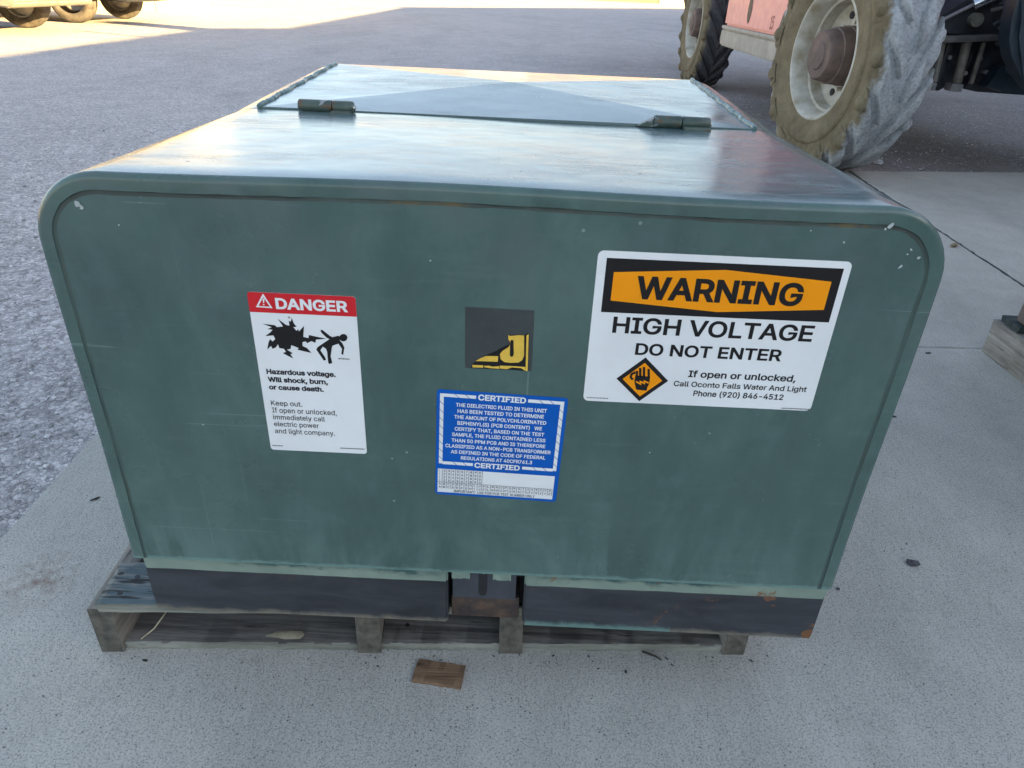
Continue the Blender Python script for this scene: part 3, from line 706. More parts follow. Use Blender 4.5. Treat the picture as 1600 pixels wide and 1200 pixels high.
text(bm, 'If open or unlocked,', -.2425, -.1693, .4411, .4477, L1, .006)
text(bm, 'immediately call', -.2425, -.1834, .4320, .4384, L1, .006)
text(bm, 'electric power', -.2426, -.1912, .4227, .4291, L1, .006)
text(bm, 'and light company.', -.2427, -.1736, .4131, .4195, L1, .006)
text(bm, '\u00a9NEMA', -.1616, -.1492, .5132, .5150, L1, .01)
for x in [-.2483 + .0016*k for k in range(8)]: poly(bm, [(x, .3950), (x+.0010, .3950), (x+.0010, .3962), (x, .3962)], L1)
for x in [-.1690 + .0019*k for k in range(15)]: poly(bm, [(x, .3956), (x+.0012, .3956), (x+.0017, .3970), (x+.0005, .3970)], L1)
obj('lettering', bm, M['black'], d, False)
# certification sticker, stuck on a little crooked
cx, cz, ca = .0158, .4065, R(-1.55)
def rot(p):
    u, v = p[0] - cx, p[1] - cz
    return (cx + u*math.cos(ca) - v*math.sin(ca), cz + u*math.sin(ca) + v*math.cos(ca))
x0, x1, z0, z1 = -.0572, .0888, .3335, .4795
bm = bmesh.new(); decal(bm, [rot(p) for p in rrect(x0, x1, z0, z1, .004)], YF, .0004)
ct = obj('certification_label', bm, M['blue'], cab, 30); ct['label'] = 'blue and white certification label below the torn square'
bm = bmesh.new(); L1 = lift(1)
fx0, fx1, fz0, fz1, fw = -.0536, .0848, .3785, .4748, .0042
def barz(xa, xb, za, zb):       # hazard-striped bar: slanted blocks with thin gaps
    if xb - xa > zb - za:
        n = max(1, round((xb-xa)/.0105)); s = (xb-xa)/n; k_ = zb - za
        for i in range(n):
            a, b = xa + i*s + (.0009 if i else 0), xa + (i+1)*s
            sl = .0042
            q = [(a + (0 if i == 0 else 0), zb), (b, zb), (b + (sl if i < n-1 else 0), za), (a + (sl if i else 0), za)]
            poly(bm, [rot(p) for p in q], L1)
    else:
        n = round((zb-za)/.0105); s = (zb-za)/n
        for i in range(n):
            a, b = za + i*s + .0009, za + (i+1)*s
            sl = .0042
            q = [(xa, a), (xa, b), (xb, b - (sl if i < n-1 else 0)), (xb, a - (sl if i else 0))]
            poly(bm, [rot(p) for p in q], L1)
barz(fx0, fx0+fw, fz0, fz1); barz(fx1-fw, fx1, fz0, fz1)
barz(fx0+fw, -.0135, fz1-fw, fz1); barz(.0445, fx1-fw, fz1-fw, fz1)
barz(fx0+fw, -.0135, fz0, fz0+fw); barz(.0445, fx1-fw, fz0, fz0+fw)
tx = lambda s, a, b, c, h, bold=.022: text(bm, s, a, b, c, c + h, L1, bold, 0, 0, rot)
tx('CERTIFIED', -.0112, .0422, .4690, .0076, .03); tx('CERTIFIED', -.0117, .0418, .3764, .0074, .03)
for s, a, b, zc in (('THE DIELECTRIC FLUID IN THIS UNIT', -.0356, .0665, .4588), ('HAS BEEN TESTED TO DETERMINE', -.0336, .0637, .4508),
    ('THE AMOUNT OF POLYCHLORINATED', -.0371, .0672, .4428), ('BIPHENYL(S) (PCB CONTENT)   WE', -.0333, .0631, .4348),
    ('CERTIFY THAT, BASED ON THE TEST', -.0362, .0663, .4268), ('SAMPLE, THE FLUID CONTAINED LESS', -.0391, .0685, .4189),
    ('THAN 50 PPM PCB AND IS THEREFORE', -.0394, .0690, .4108), ('CLASSIFIED AS A NON-PCB TRANSFORMER', -.0464, .0760, .4028),
    ('AS DEFINED IN THE CODE OF FEDERAL', -.0399, .0706, .3948), ('REGULATIONS AT 40CFR761.3', -.0279, .0557, .3868)):
    tx(s, a, b, zc, .0049)
poly(bm, [rot(p) for p in ((-.0545, .3372), (.0840, .3372), (.0840, .3718), (-.0545, .3718))], L1)
obj('lettering', bm, M['white'], ct, False)
bm = bmesh.new(); L2 = lift(2)
cw = .00527; rh = .00485
for r_ in range(6):
    zc = .3718 - rh*(r_+1)
    s = '1234567890' if r_ < 4 else 'ABCDEFGHIJKLMNOPQRSTUVWXYZ'
    for k, ch in enumerate(s):
        xa = -.0545 + cw*k
        text(bm, ch, xa + .0015, xa + (.0038 if ch not in '1I' else .0024), zc + .0009, zc + .0040, L2, .01, 0, 0, rot)
        poly(bm, [rot(p) for p in ((xa + cw - .00022, zc), (xa + cw + .00022, zc), (xa + cw + .00022, zc + rh), (xa + cw - .00022, zc + rh))], L2)
    if r_ == 4: poly(bm, [rot(p) for p in ((-.0545, zc + rh - .0002), (.0825, zc + rh - .0002), (.0825, zc + rh + .0002), (-.0545, zc + rh + .0002))], L2)
text(bm, 'IMPORTANT!  USE FOR PCB TEST NUMBER ONLY', -.035, .0627, .3382, .3418, L2, .01, 0, 0, rot)
obj('number_grid', bm, M['black'], ct, False)
# torn number square
bm = bmesh.new(); decal(bm, [(-.0246, .5813), (.0474, .5809), (.0481, .5094), (-.0242, .5098)], YF, .00035)
nb = obj('number_patch', bm, M['patch'], cab, 30); nb['label'] = 'dark square with a torn black and yellow number sticker in its corner'
bm = bmesh.new(); poly(bm, TORN, lift(1)); [poly(bm, q, lift(2), 1) for q in YEL]; poly(bm, SLOT, lift(3), 0)
obj('torn_sticker', bm, [M['black'], M['yellow']], nb, False)

# ------------------------------------------------------------------ pallets
def wood(name, a, b, axis='x', dark=0.5, rough=0.85):
    t = NT(name)
    sc = (4, 60, 60) if axis == 'x' else (60, 4, 60)
    co = t.coord('Object', sc); g = t.noise(co, 1.0, 6, 0.7, 0.4)
    c = t.ramp(g, [(0.36, tuple(x*.8 for x in a)), (0.64, b)])
    m = t.noise(t.coord(), 9, 5, 0.65)
    c = t.mix(0.55, c, t.ramp(m, [(0.3, dark), (0.7, 1.15)]), 'MULTIPLY')
    cr = t.noise(t.coord('Object', tuple(s*2.2 for s in sc)), 1.0, 3, 0.6)
    c = t.mix(t.ramp(cr, [(0.62, 0.0), (0.70, 0.8)]), c, tuple(x*.25 for x in a))
    nrm = t.bump(g, 0.5, 0.004); nrm = t.bump(cr, 0.4, 0.003, nrm)
    return t.done(c, rough, nrm)
M['wood_grey'] = wood('weathered_grey_wood', (0.070, 0.062, 0.056), (0.20, 0.185, 0.165))
M['wood_end'] = simple('sawn_end_grain', (0.105, 0.096, 0.078), 0.9, 0.45, 60, 0.5, bscale=180)
M['wood_edge'] = wood('pale_board_edge', (0.19, 0.19, 0.155), (0.30, 0.30, 0.255))
M['wood_y'] = wood('weathered_stringer', (0.20, 0.18, 0.15), (0.36, 0.33, 0.29), 'y', 0.65)
def bluewood():
    t = NT('worn_blue_wood'); co = t.coord('Object', (7, 75, 75)); g = t.noise(co, 1.0, 6, 0.72, 0.3)
    X, Y, Z = t.sep(t.coord())
    c = t.ramp(t.noise(t.coord(), 25, 4), [(0.3, (0.055, 0.088, 0.100)), (0.7, (0.100, 0.140, 0.150))])
    wear = t.math('ADD', g, t.math('MULTIPLY', t.ramp(t.math('MULTIPLY', X, -1.0), [(0.47, 0.0), (0.55, 1.0)]), 0.20))
    c = t.mix(t.ramp(wear, [(0.50, 0.0), (0.60, 0.9)]), c, (0.24, 0.235, 0.215))
    c = t.mix(t.ramp(t.noise(t.coord('Object', (14, 170, 170)), 1.0, 3), [(0.55, 0.0), (0.62, 1.0)]), c, (0.016, 0.016, 0.016))
    kn = t.voro(t.coord('Object', (30, 42, 1)), 1.0); c = t.mix(t.ramp(kn, [(0.12, 0.9), (0.17, 0.0)]), c, (0.02, 0.02, 0.02))
    c = t.mix(t.math('LESS_THAN', t.noise(t.coord(), 3.0, 1), 0.0), c, c)
    nrm = t.bump(g, 0.6, 0.004)
    return t.done(c, 0.75, nrm)
M['wood_blue'] = bluewood()
M['wood_teal'] = wood('dark_teal_wood', (0.020, 0.032, 0.032), (0.060, 0.080, 0.078))

def rough_board(bm, x0, x1, y0, y1, z0, z1, yaw=0.0, piv=(0, 0), mat=0, jit=.0012, n=26, along='x', endjit=0.0):
    """plank with slightly wandering, worn edges"""
    ca, sa = math.cos(yaw), math.sin(yaw)
    def P(x, y, z):
        dx, dy = x - piv[0], y - piv[1]
        return (piv[0] + ca*dx - sa*dy, piv[1] + sa*dx + ca*dy, z)
    secs = []
    for k in range(n+1):
        j = lambda: random.uniform(-jit, jit)
        e = endjit if k in (0, n) else 0
        if along == 'x':
            x = x0 + (x1-x0)*k/n
            q = [(x + e*random.uniform(-1, 1), y0 + j(), z0), (x + e*random.uniform(-1, 1), y0 + j(), z1 - .0015 + j()*.5), (x + e*random.uniform(-1, 1), y0 + .0015 + j(), z1 + j()*.3), (x + e*random.uniform(-1, 1), (y0+y1)/2, z1 + j()*.3), (x + e*random.uniform(-1, 1), y1 - .0015 + j(), z1 + j()*.3), (x + e*random.uniform(-1, 1), y1 + j(), z1 - .0015), (x + e*random.uniform(-1, 1), y1 + j(), z0)]
        else:
            y = y0 + (y1-y0)*k/n
            q = [(x0 + j(), y, z0), (x0 + j(), y, z1 - .0015), (x0 + .0015 + j(), y, z1), ((x0+x1)/2, y, z1 + j()*.3), (x1 - .0015 + j(), y, z1), (x1 + j(), y, z1 - .0015), (x1 + j(), y, z0)]
        secs.append([bm.verts.new(P(*c)) for c in q])
    fs = []
    for A, B in zip(secs, secs[1:]):
        m = len(A)
        for i in range(m): fs.append(bm.faces.new((A[i], A[(i+1) % m], B[(i+1) % m], B[i])))
    fs += [bm.faces.new(secs[0]), bm.faces.new(secs[-1][::-1])]
    for f in fs: f.material_index = mat
YAW = math.atan(.051); PV = (-.54, .0205)
pal = thing('wooden_pallet', 'weathered grey pallet with a worn blue top board, under the green transformer cabinet', 'pallet', (-.05, .5, 0))
for xs in (-.0, .3725, .582, .921):
    bm = bmesh.new(); w_ = .033
    rough_board(bm, PV[0] - .0145 + xs, PV[0] - .0145 + xs + w_, PV[1], PV[1] + .98, .0003, .088, YAW, PV, 0, .0016, 30, 'y')
    if xs == .3725 or xs == .582:
        pass
    for f in bm.faces:
        if len(f.verts) > 4: f.material_index = 1
    obj('stringer', bm, [M['wood_y'], M['wood_end']], pal, 50)
bounds = [(-.0, .3725), (.3725, .582), (.582, .921)]
for yy in (.006, .44, .86):
    for a, b in bounds:
        bm = bmesh.new()
        rough_board(bm, PV[0] - .0145 + a + w_ + .0004, PV[0] - .0145 + b - .0004, PV[1] + yy, PV[1] + yy + .095, .0004, .0135, YAW, PV, 0, .0012)
        bm.normal_update()
        for f in bm.faces:
            if f.normal.y < -.6 or f.normal.y > .6: f.material_index = 1
        obj('bottom_board', bm, [M['wood_grey'], M['wood_edge']], pal, 50)
for k in range(6):
    y0_ = PV[1] - .006 + k*.172; bm = bmesh.new()
    rough_board(bm, PV[0] + (.008 if k == 0 else -.004), PV[0] + .944, y0_, y0_ + (.082 if k == 0 else .092), .0884, .1045, YAW, PV, 0, .0011, 30, 'x', .006 if k == 0 else .002)
    if k == 0:
        for f in bm.faces:
            if len(f.verts) == 4 and max(v.co.z for v in f.verts) < .1038 and min(v.co.y - .051*(v.co.x - PV[0]) for v in f.verts) < PV[1] + .001 and max(v.co.z for v in f.verts) > .09: f.material_index = 1
    o = obj('top_board', bm, [M['wood_blue'] if k == 0 else M['wood_grey'], M['wood_edge']], pal, 50)
    if k == 0: o['label'] = 'worn blue painted front top board'
    if k == 0:
        for xn, yn in ((-.512, .036), (-.503, .068), (-.160, .04), (.045, .05)):
            bm = bmesh.new(); tube(bm, [(xn, yn, .1035), (xn, yn, .1053)], .0036, 10); obj('nail', bm, M['darkgap'], o, 40)
bm = bmesh.new(); tube(bm, [(-.116, .083, .0125), (-.116, .083, .0146)], .0034, 10); obj('nail', bm, M['darkgap'], pal, 40)
# second pallet at the right edge of the slab, carrying a rusty steel box
p2 = thing('wooden_pallet', 'pale wooden pallet with dark top boards, carrying the brown steel box at right', 'pallet', (1.9, .7, 0))
P2Y = R(-3.5); PV2 = (1.385, 1.20)
for xs in (0, .48, .96):
    bm = bmesh.new(); rough_board(bm, PV2[0] + xs, PV2[0] + xs + .04, PV2[1] - 1.0, PV2[1], .0003, .100, -P2Y*0.2, PV2, 0, .0018, 30, 'y')
    obj('stringer', bm, M['wood_y'], p2, 50)
for k in range(6):
    bm = bmesh.new(); y1_ = PV2[1] - .010 - k*.175
    rough_board(bm, PV2[0] - .002 + (.012 if k == 0 else 0), PV2[0] + 1.0, y1_ - .085, y1_, .1004, .118, -P2Y*0.2, PV2, 0, .0016, 30, 'x', .005)
    obj('top_board', bm, M['wood_teal'], p2, 50)
for k in (0, 1, 2):
    for xa, xb in ((.0405, .4795), (.5205, .9595)):
        bm = bmesh.new(); y1_ = PV2[1] - .01 - k*.43
        rough_board(bm, PV2[0] + xa, PV2[0] + xb, y1_ - .09, y1_, .0005, .016, -P2Y*0.2, PV2, 0); obj('bottom_board', bm, M['wood_grey'], p2, 50)
M['brownsteel'] = simple('brown_rusted_steel', (0.125, 0.095, 0.085), 0.5, 0.35, 9, 0.15, col2=(0.085, 0.072, 0.070))
sb = thing('steel_box', 'brown rusted steel box standing on the pallet at the right edge', 'steel box', (1.95, .75, .119))
bm = bmesh.new(); box(bm, 1.405, 2.34, .30, 1.150, .1195, .86, bev=.012); obj('body', bm, M['brownsteel'], sb, 30)
bm = bmesh.new(); box(bm, 1.393, 2.352, .288, 1.167, .8605, .895, bev=.008); obj('lid', bm, M['brownsteel'], sb, 30)
for z in (.30, .70):
    bm = bmesh.new(); tube(bm, [(1.4005, .36, z - .03), (1.4005, .36, z + .03)], .009, 10)
    obj('hinge', bm, M['darkgap'], sb, 30)

# ------------------------------------------------------------------ litter on the slab
M['scrapwood'] = wood('brown_scrap_wood', (0.15, 0.085, 0.045), (0.30, 0.185, 0.105), 'x', 0.6)
M['leaf'] = simple('dead_leaf', (0.030, 0.026, 0.018), 0.8, 0.4, 60)
M['twig'] = simple('twig_bark', (0.040, 0.036, 0.028), 0.85, 0.4, 60)
M['straw'] = simple('dry_straw', (0.42, 0.38, 0.26), 0.7, 0.2, 60)
M['chipwood'] = simple('wood_chip', (0.30, 0.24, 0.14), 0.8, 0.4, 90, 0.2, col2=(0.05, 0.04, 0.03))
bm = bmesh.new()
rough_board(bm, -.094, -.0235, -.012, .0275, .0004, .0042, R(-7), (-.06, .007), 0, .0009, 16, 'x', .0012)
tag(obj('wood_scrap', bm, M['scrapwood'], smooth=40), 'flat brown rectangular wood scrap lying in front of the pallet', 'wood scrap')
def twig(name, pts, r, m, label, cat):
    bm = bmesh.new(); tube(bm, pts, r, 6); tag(obj(name, bm, m, smooth=60), label, cat)
twig('twig', [(.243, .0640, .0022), (.252, .0600, .0024), (.262, .0560, .0022), (.270, .0500, .002)], [.0016, .0018, .0016, .0009], M['twig'], 'short dark twig in front of the pallet, right of its middle', 'twig')
twig('straw', [(-.500, .0330, .0155), (-.485, .0450, .024), (-.478, .0580, .032), (-.474, .0700, .036)], [.0011, .0013, .0012, .0006], M['straw'], 'pale bent straw leaning at the left end of the pallet', 'straw')
def flake(name, c, s, m, label, cat, seed, lump=.35):
    rg = random.Random(seed); bm = bmesh.new(); bmesh.ops.create_icosphere(bm, subdivisions=2, radius=1)
    an = rg.uniform(0, 3.14)
    for v in bm.verts:
        j = rg.uniform(.72, 1.2); x, y, z = v.co.x*s[0]*j, v.co.y*s[1]*j, v.co.z*s[2]*rg.uniform(.8, 1.1)
        v.co = (c[0] + x*math.cos(an) - y*math.sin(an), c[1] + x*math.sin(an) + y*math.cos(an), max(c[2] + s[2]*.85 + z, c[2] + .0002))
    tag(obj(name, bm, m, smooth=60), label, cat)
M['clod'] = simple('dark_clod', (0.085, 0.085, 0.088), 0.9, 0.5, 140, 0.4, col2=(0.02, 0.02, 0.022))
flake('gravel_clod', (.756, .286, 0), (.012, .008, .004), M['clod'], 'small grey gravel clod on the slab right of the cabinet', 'clod', 2)
flake('dead_leaf', (-.746, .359, 0), (.009, .003, .0015), M['leaf'], 'dark curled leaf on the slab left of the cabinet', 'leaf', 3)
flake('wood_chip', (1.826, 2.206, 0), (.030, .013, .008), M['chipwood'], 'two toned wood chip lying on the slab joint', 'wood chip', 4)
flake('black_pebble', (.597, .215, 0), (.0032, .0032, .002), M['clod'], 'small black pebble beside the cabinet\'s lower right corner', 'pebble', 5)
flake('pale_rock', (2.225, 3.88, -.012), (.030, .024, .018), M['stones'], 'pale rock beside the near tyre of the lifting machine', 'rock', 6)
bm = bmesh.new()
for k in range(7):
    a = k*.5; r0 = .013*(0.3 + .1*k)
tag(obj('wood_splinter', bm, M['straw']), None) if False else bm.free()
flake('wood_splinter', (-.292, .0535, .0137), (.030, .0075, .0011), M['straw'], 'pale flat wood splinter lying on the bottom board of the pallet', 'splinter', 31)
flake('bark_bit', (-.485, .0075, 0), (.0020, .0045, .0012), M['leaf'], 'tiny dark bark bit below the left end of the pallet', 'bark', 9)
flake('bark_bit', (.214, .027, 0), (.0030, .0022, .0012), M['leaf'], 'tiny dark bark bit in front of the pallet, right of the twig', 'bark', 12)
flake('dead_leaf', (1.39, 1.12, 0), (.006, .0035, .0015), M['leaf'], 'dark bit of leaf beside the foot of the right pallet', 'leaf', 13)
flake('dead_leaf', (1.212, 1.165, 0), (.010, .004, .0015), M['leaf'], 'dark leaf on the slab near the thin joint', 'leaf', 14)
flake('dead_leaf', (.95, .80, 0), (.009, .004, .0015), M['leaf'], 'dark leaf on the slab just right of the cabinet\'s side', 'leaf', 15)

def dark_grit():
    t = bmesh.new(); bmesh.ops.create_icosphere(t, subdivisions=1, radius=1.0)
    bv = [v.co.copy() for v in t.verts]; bf = [[v.index for v in f.verts] for f in t.faces]; t.free()
    V = []; F = []; rg = random.Random(21)
    for k in range(300):
        if k < 50: x = rg.uniform(-.60, .52); y = .022 + .051*(x + .54) - abs(rg.gauss(0, .012)) - .003
        elif k < 210: x = rg.uniform(-.8, 1.6); y = rg.uniform(-.4, .35)
        else: x = rg.uniform(.5, 3.4); y = rg.uniform(.2, 3.5)
        s = .0005 + .0012*rg.random()**3; o = len(V); a = rg.uniform(0, 6.28); e = rg.uniform(1, 2.6)
        for v in bv:
            j = rg.uniform(.75, 1.2); px, py = v.x*s*e*j, v.y*s*j
            V.append((x + math.cos(a)*px - math.sin(a)*py, y + math.sin(a)*px + math.cos(a)*py, v.z*s*.6*j + s*.5))
        F += [[i+o for i in f] for f in bf]
    me = bpy.data.meshes.new('dark_grit'); me.from_pydata(V, [], F); me.materials.append(M['clod'])
    o = bpy.data.objects.new('dark_grit', me); COL.objects.link(o)
    tag(o, 'dark specks of grit scattered on the slab in front of the pallet', 'grit', kind='stuff')
dark_grit()

# ------------------------------------------------------------------ red lifting machine (telehandler)
M['red_paint'] = simple('haze_pale_red_paint', (0.70, 0.29, 0.285), 0.42, 0.10, 6, 0.03)  # red paled to pink, putting lighting and haze into the base colour
M['machine_grey'] = simple('dusty_grey_steel', (0.36, 0.335, 0.285), 0.7, 0.2, 10, 0.1)
M['machine_black'] = simple('oily_black_steel', (0.030, 0.033, 0.040), 0.5, 0.5, 9, 0.2)
M['machine_navy'] = simple('dark_blue_steel', (0.020, 0.034, 0.050), 0.4, 0.3, 5)
M['steel_rod'] = simple('bright_rod', (0.62, 0.64, 0.68), 0.25, 0.1, 20, metal=0.9)
M['dull_pin'] = simple('dull_pin_steel', (0.20, 0.19, 0.16), 0.5, 0.3, 30)
M['rim_white'] = simple('dirty_white_rim', (0.54, 0.52, 0.46), 0.65, 0.14, 9, 0.15, col2=(0.30, 0.25, 0.165))
M['hub_rust'] = simple('rusty_hub', (0.155, 0.105, 0.085), 0.75, 0.3, 10, 0.25, col2=(0.085, 0.062, 0.055))
M['glass'] = simple('dark_glass', (0.015, 0.018, 0.02), 0.08, 0.1, 3)
def tyre_mat(name, tread_a, tread_b, half):
    t = NT(name); co = t.coord(); X, Y, Z = t.sep(co)
    rad = t.math('SQRT', t.math('ADD', t.math('MULTIPLY', Y, Y), t.math('MULTIPLY', Z, Z)))
    n = t.noise(co, 9, 5, 0.65)
    brown = t.ramp(n, [(0.3, (0.115, 0.088, 0.050)), (0.7, (0.235, 0.190, 0.112))])
    grey = t.ramp(t.noise(co, 7, 6, 0.7), [(0.3, tread_a), (0.7, tread_b)])
    grey = t.mix(0.6, grey, t.ramp(t.noise(co, 60, 4, 0.75), [(0.33, 0.35), (0.55, 1.1)]), 'MULTIPLY')
    lim = t.math('ADD', t.math('MULTIPLY', X, -1.0), t.math('MULTIPLY', t.math('SUBTRACT', t.noise(co, 11, 5, 0.7), 0.5), 0.11))
    f = t.ramp(lim, [(half*.78, 0.0), (half*.98, 1.0)])
    # outside the rolling surface everything is mud coloured
    f2 = t.math('MAXIMUM', f, t.ramp(t.math('ADD', rad, t.math('MULTIPLY', t.math('SUBTRACT', n, 0.5), 0.05)), [(0.535, 1.0), (0.560, 0.0)]))
    c = t.mix(f2, grey, brown)
    nrm = t.bump(t.noise(co, 42, 6, 0.7), 0.7, 0.014); nrm = t.bump(t.noise(co, 9, 4), 0.35, 0.03, nrm)
    return t.done(c, 0.9, nrm)
M['tyre_mud'] = tyre_mat('muddy_tyre', (0.34, 0.35, 0.355), (0.52, 0.525, 0.53), .155)
M['tyre_rubber'] = tyre_mat('worn_tyre', (0.060, 0.061, 0.066), (0.115, 0.115, 0.122), .150)

def lug(bm, ang0, side, RR, W, h, wid, sweep, x_in, wavy=0.0, rg=random):
    """bar tread lug from the shoulder towards the centre line, swept backward"""
    secs = []
    n = 7
    for k in range(n+1):
        u = k/n
        x = side*(W*.985 + (x_in - W*.985)*u)
        a = ang0 + sweep*u
        # carcass radius falls away at the shoulder
        e = abs(x)/W
        base = RR - h - .050*max(0, e - .62)**2/.14 - .012
        top = RR - .040*max(0, e - .70)**2/.09 + rg.uniform(-1, 1)*wavy
        hw = wid*(1 + .25*(1-u))/2/RR
        q = []
        for rr, aa in ((base, a - hw*1.35), (top - .004, a - hw), (top, a - hw*.7), (top, a + hw*.7), (top - .004, a + hw), (base, a + hw*1.35)):
            q.append(bm.verts.new((x, rr*math.cos(aa), rr*math.sin(aa))))
        secs.append(q)
    for A, B in zip(secs, secs[1:]):
        for i in range(5): bm.faces.new((A[i], A[i+1], B[i+1], B[i]))
    bm.faces.new(secs[0]); bm.faces.new(secs[-1][::-1])
    # lug running down onto the sidewall
    a = ang0; hw = wid*1.15/2/RR; A = secs[0]
    d = []
    for rr, aa in ((RR - .115, a - hw*.9), (RR - .110, a - hw*.5), (RR - .110, a + hw*.5), (RR - .115, a + hw*.9)):
        d.append(bm.verts.new((side*W*1.03, rr*math.cos(aa), rr*math.sin(aa))))
    bm.faces.new((A[1], A[2], A[3], A[4], d[3], d[2], d[1], d[0]))
def make_tyre(bm, RR, W, rim_r, nl, h, wid, sweep, x_in, wavy, seed):
    rg = random.Random(seed)
    prof = [(-W*.80, rim_r - .004), (-W*.90, rim_r + .006), (-W*.93, rim_r + .020), (-W*.985, rim_r + .070), (-W*1.045, rim_r + .100), (-W*1.050, rim_r + .122), (-W*1.035, rim_r + .132), (-W*.985, rim_r + .140), (-W*1.0, RR - .095), (-W*.96, RR - h - .030), (-W*.80, RR - h - .010), (-W*.4, RR - h - .001), (0, RR - h)]
    prof = prof + [(-x, r) for x, r in prof[-2::-1]]
    lathe_x(bm, prof, 120)
    if wavy:
        for v in bm.verts:
            k = math.hypot(v.co.y, v.co.z)
            if k > RR - .07:
                d = rg.uniform(-.003, .003) ; v.co.y *= 1 + d/k; v.co.z *= 1 + d/k
    if wavy:                       # mud and rubber nubs standing proud at the shoulder, one per bar
        for i in range(nl):
            for sd in (-1, 1):
                a = 2*math.pi*(i + (.5 if sd > 0 else 0))/nl + rg.uniform(-.03, .03); t = bmesh.new(); bmesh.ops.create_icosphere(t, subdivisions=2, radius=1)
                rc = RR - .060 + rg.uniform(-.008, .008)
                for v in t.verts:
                    j = rg.uniform(.88, 1.1); v.co = Vector((v.co.x*.036*j, v.co.y*.050*j, v.co.z*.046*j))
                merge(bm, t, Matrix.Rotation(a, 4, 'X') @ Matrix.Translation((sd*W*.90, rc, 0)))
    for i in range(nl):
        a = 2*math.pi*i/nl
        lug(bm, a, -1, RR, W, h, wid, sweep, x_in, wavy, rg); lug(bm, a + math.pi/nl, 1, RR, W, h, wid, sweep, x_in, wavy, rg)
RW, WW, RIM = .606, .158, .330
def make_rim():
    bm = bmesh.new()
    prof = [(-.142, RIM + .012), (-.146, RIM + .008), (-.147, RIM + .000), (-.143, RIM - .006), (-.128, RIM - .012), (-.118, RIM - .020), (-.055, RIM - .036), (-.050, RIM - .050), (.010, RIM - .060), (.022, RIM - .075), (.030, .21), (.034, .12), (.034, .0)]
    lathe_x(bm, prof, 96)
    return bm
def rim_hole(k):
    bm = bmesh.new(); a = 2*math.pi*(k + .3)/8; c = Vector((.024, .218*math.cos(a), .218*math.sin(a)))
    tube(bm, [(c.x - .002, c.y, c.z), (c.x + .012, c.y, c.z)], .020, 14); return bm
def hub_mesh():
    bm = bmesh.new()
    lathe_x(bm, [(.030, .155), (-.020, .155), (-.022, .150), (-.090, .146), (-.094, .138), (-.120, .134), (-.150, .128), (-.160, .118), (-.161, .075), (-.169, .068), (-.173, .0)], 48)
    return bm
def wheel_nut(k):
    bm = bmesh.new(); a = 2*math.pi*k/10; tube(bm, [(-.004, .172*math.cos(a), .172*math.sin(a)), (.033, .172*math.cos(a), .172*math.sin(a))], .012, 6)
    return bm
tele = thing('telehandler', 'red telehandler, its paint paled to pink for the haze, with mud caked tyres parked behind the slab', 'telehandler', (2.9, 5.8, 0))
TX, TY = 1.655, 3.72
def T(o): o.location = Vector(o.location); return o
tyre_near = bmesh.new(); make_tyre(tyre_near, RW, WW, RIM, 15, .034, .125, R(26), .03, .009, 5)
tyre_far = bmesh.new(); make_tyre(tyre_far, RW, WW, RIM, 19, .03, .085, R(24), .0, .001, 6)
def wheel(loc, yaw, flip, tyre_bm, mt, label=None):
    w = obj('wheel', make_rim(), M['rim_white'], None, 40); w.parent = tele
    w.location = Vector(loc) - tele.location; w.rotation_euler = (R(loc[0]*31), 0, yaw + (math.pi if flip else 0))
    if label: w['label'] = label
    o = obj('tyre', tyre_bm.copy(), mt, None, 38); o.parent = w
    o = obj('hub', hub_mesh(), M['hub_rust'], None, 35); o.parent = w
    if not flip:
        for k in range(8): o = obj('rim_hole', rim_hole(k), M['darkgap'], None, 40); o.parent = w
        for k in range(10): o = obj('wheel_nut', wheel_nut(k), M['rim_white'], None, 30); o.parent = w
    return w
wheel((TX + .155*math.cos(.148), TY + .155*math.sin(.148), RW - .012), .148, False, tyre_near, M['tyre_mud'], 'near left wheel with a thick grey mud crust on the tread')
wheel((1.745 + .155, 7.74, RW - .012), .02, False, tyre_far, M['tyre_rubber'], 'far left wheel with clean dark chevron tread')
wheel((3.95, TY + .25, RW - .012), .148, True, tyre_near, M['tyre_mud'])
wheel((3.95, 7.74, RW - .012), .02, True, tyre_far, M['tyre_rubber'])
def tpart(name, build, m, sm=30, label=None):
    bm = bmesh.new(); build(bm); o = obj(name, bm, m, tele, sm)
    if label: o['label'] = label
    return o
def side_pod(bm):
    prism(bm, [(4.55, .632), (6.36, .632), (6.36, 1.42), (6.20, 1.55), (4.70, 1.55), (4.50, 1.35), (4.50, .9)], 'x', 1.742, 2.36)
    bmesh.ops.bevel(bm, geom=bm.edges[:], offset=.018, segments=2, affect='EDGES')
pod = tpart('side_cover', side_pod, M['red_paint'])
def pod_low(bm):
    prism(bm, [(4.56, .470), (6.40, .470), (6.42, .52), (6.40, .605), (4.56, .605)], 'x', 1.735, 2.34)
    bmesh.ops.bevel(bm, geom=bm.edges[:], offset=.012, segments=2, affect='EDGES')
    
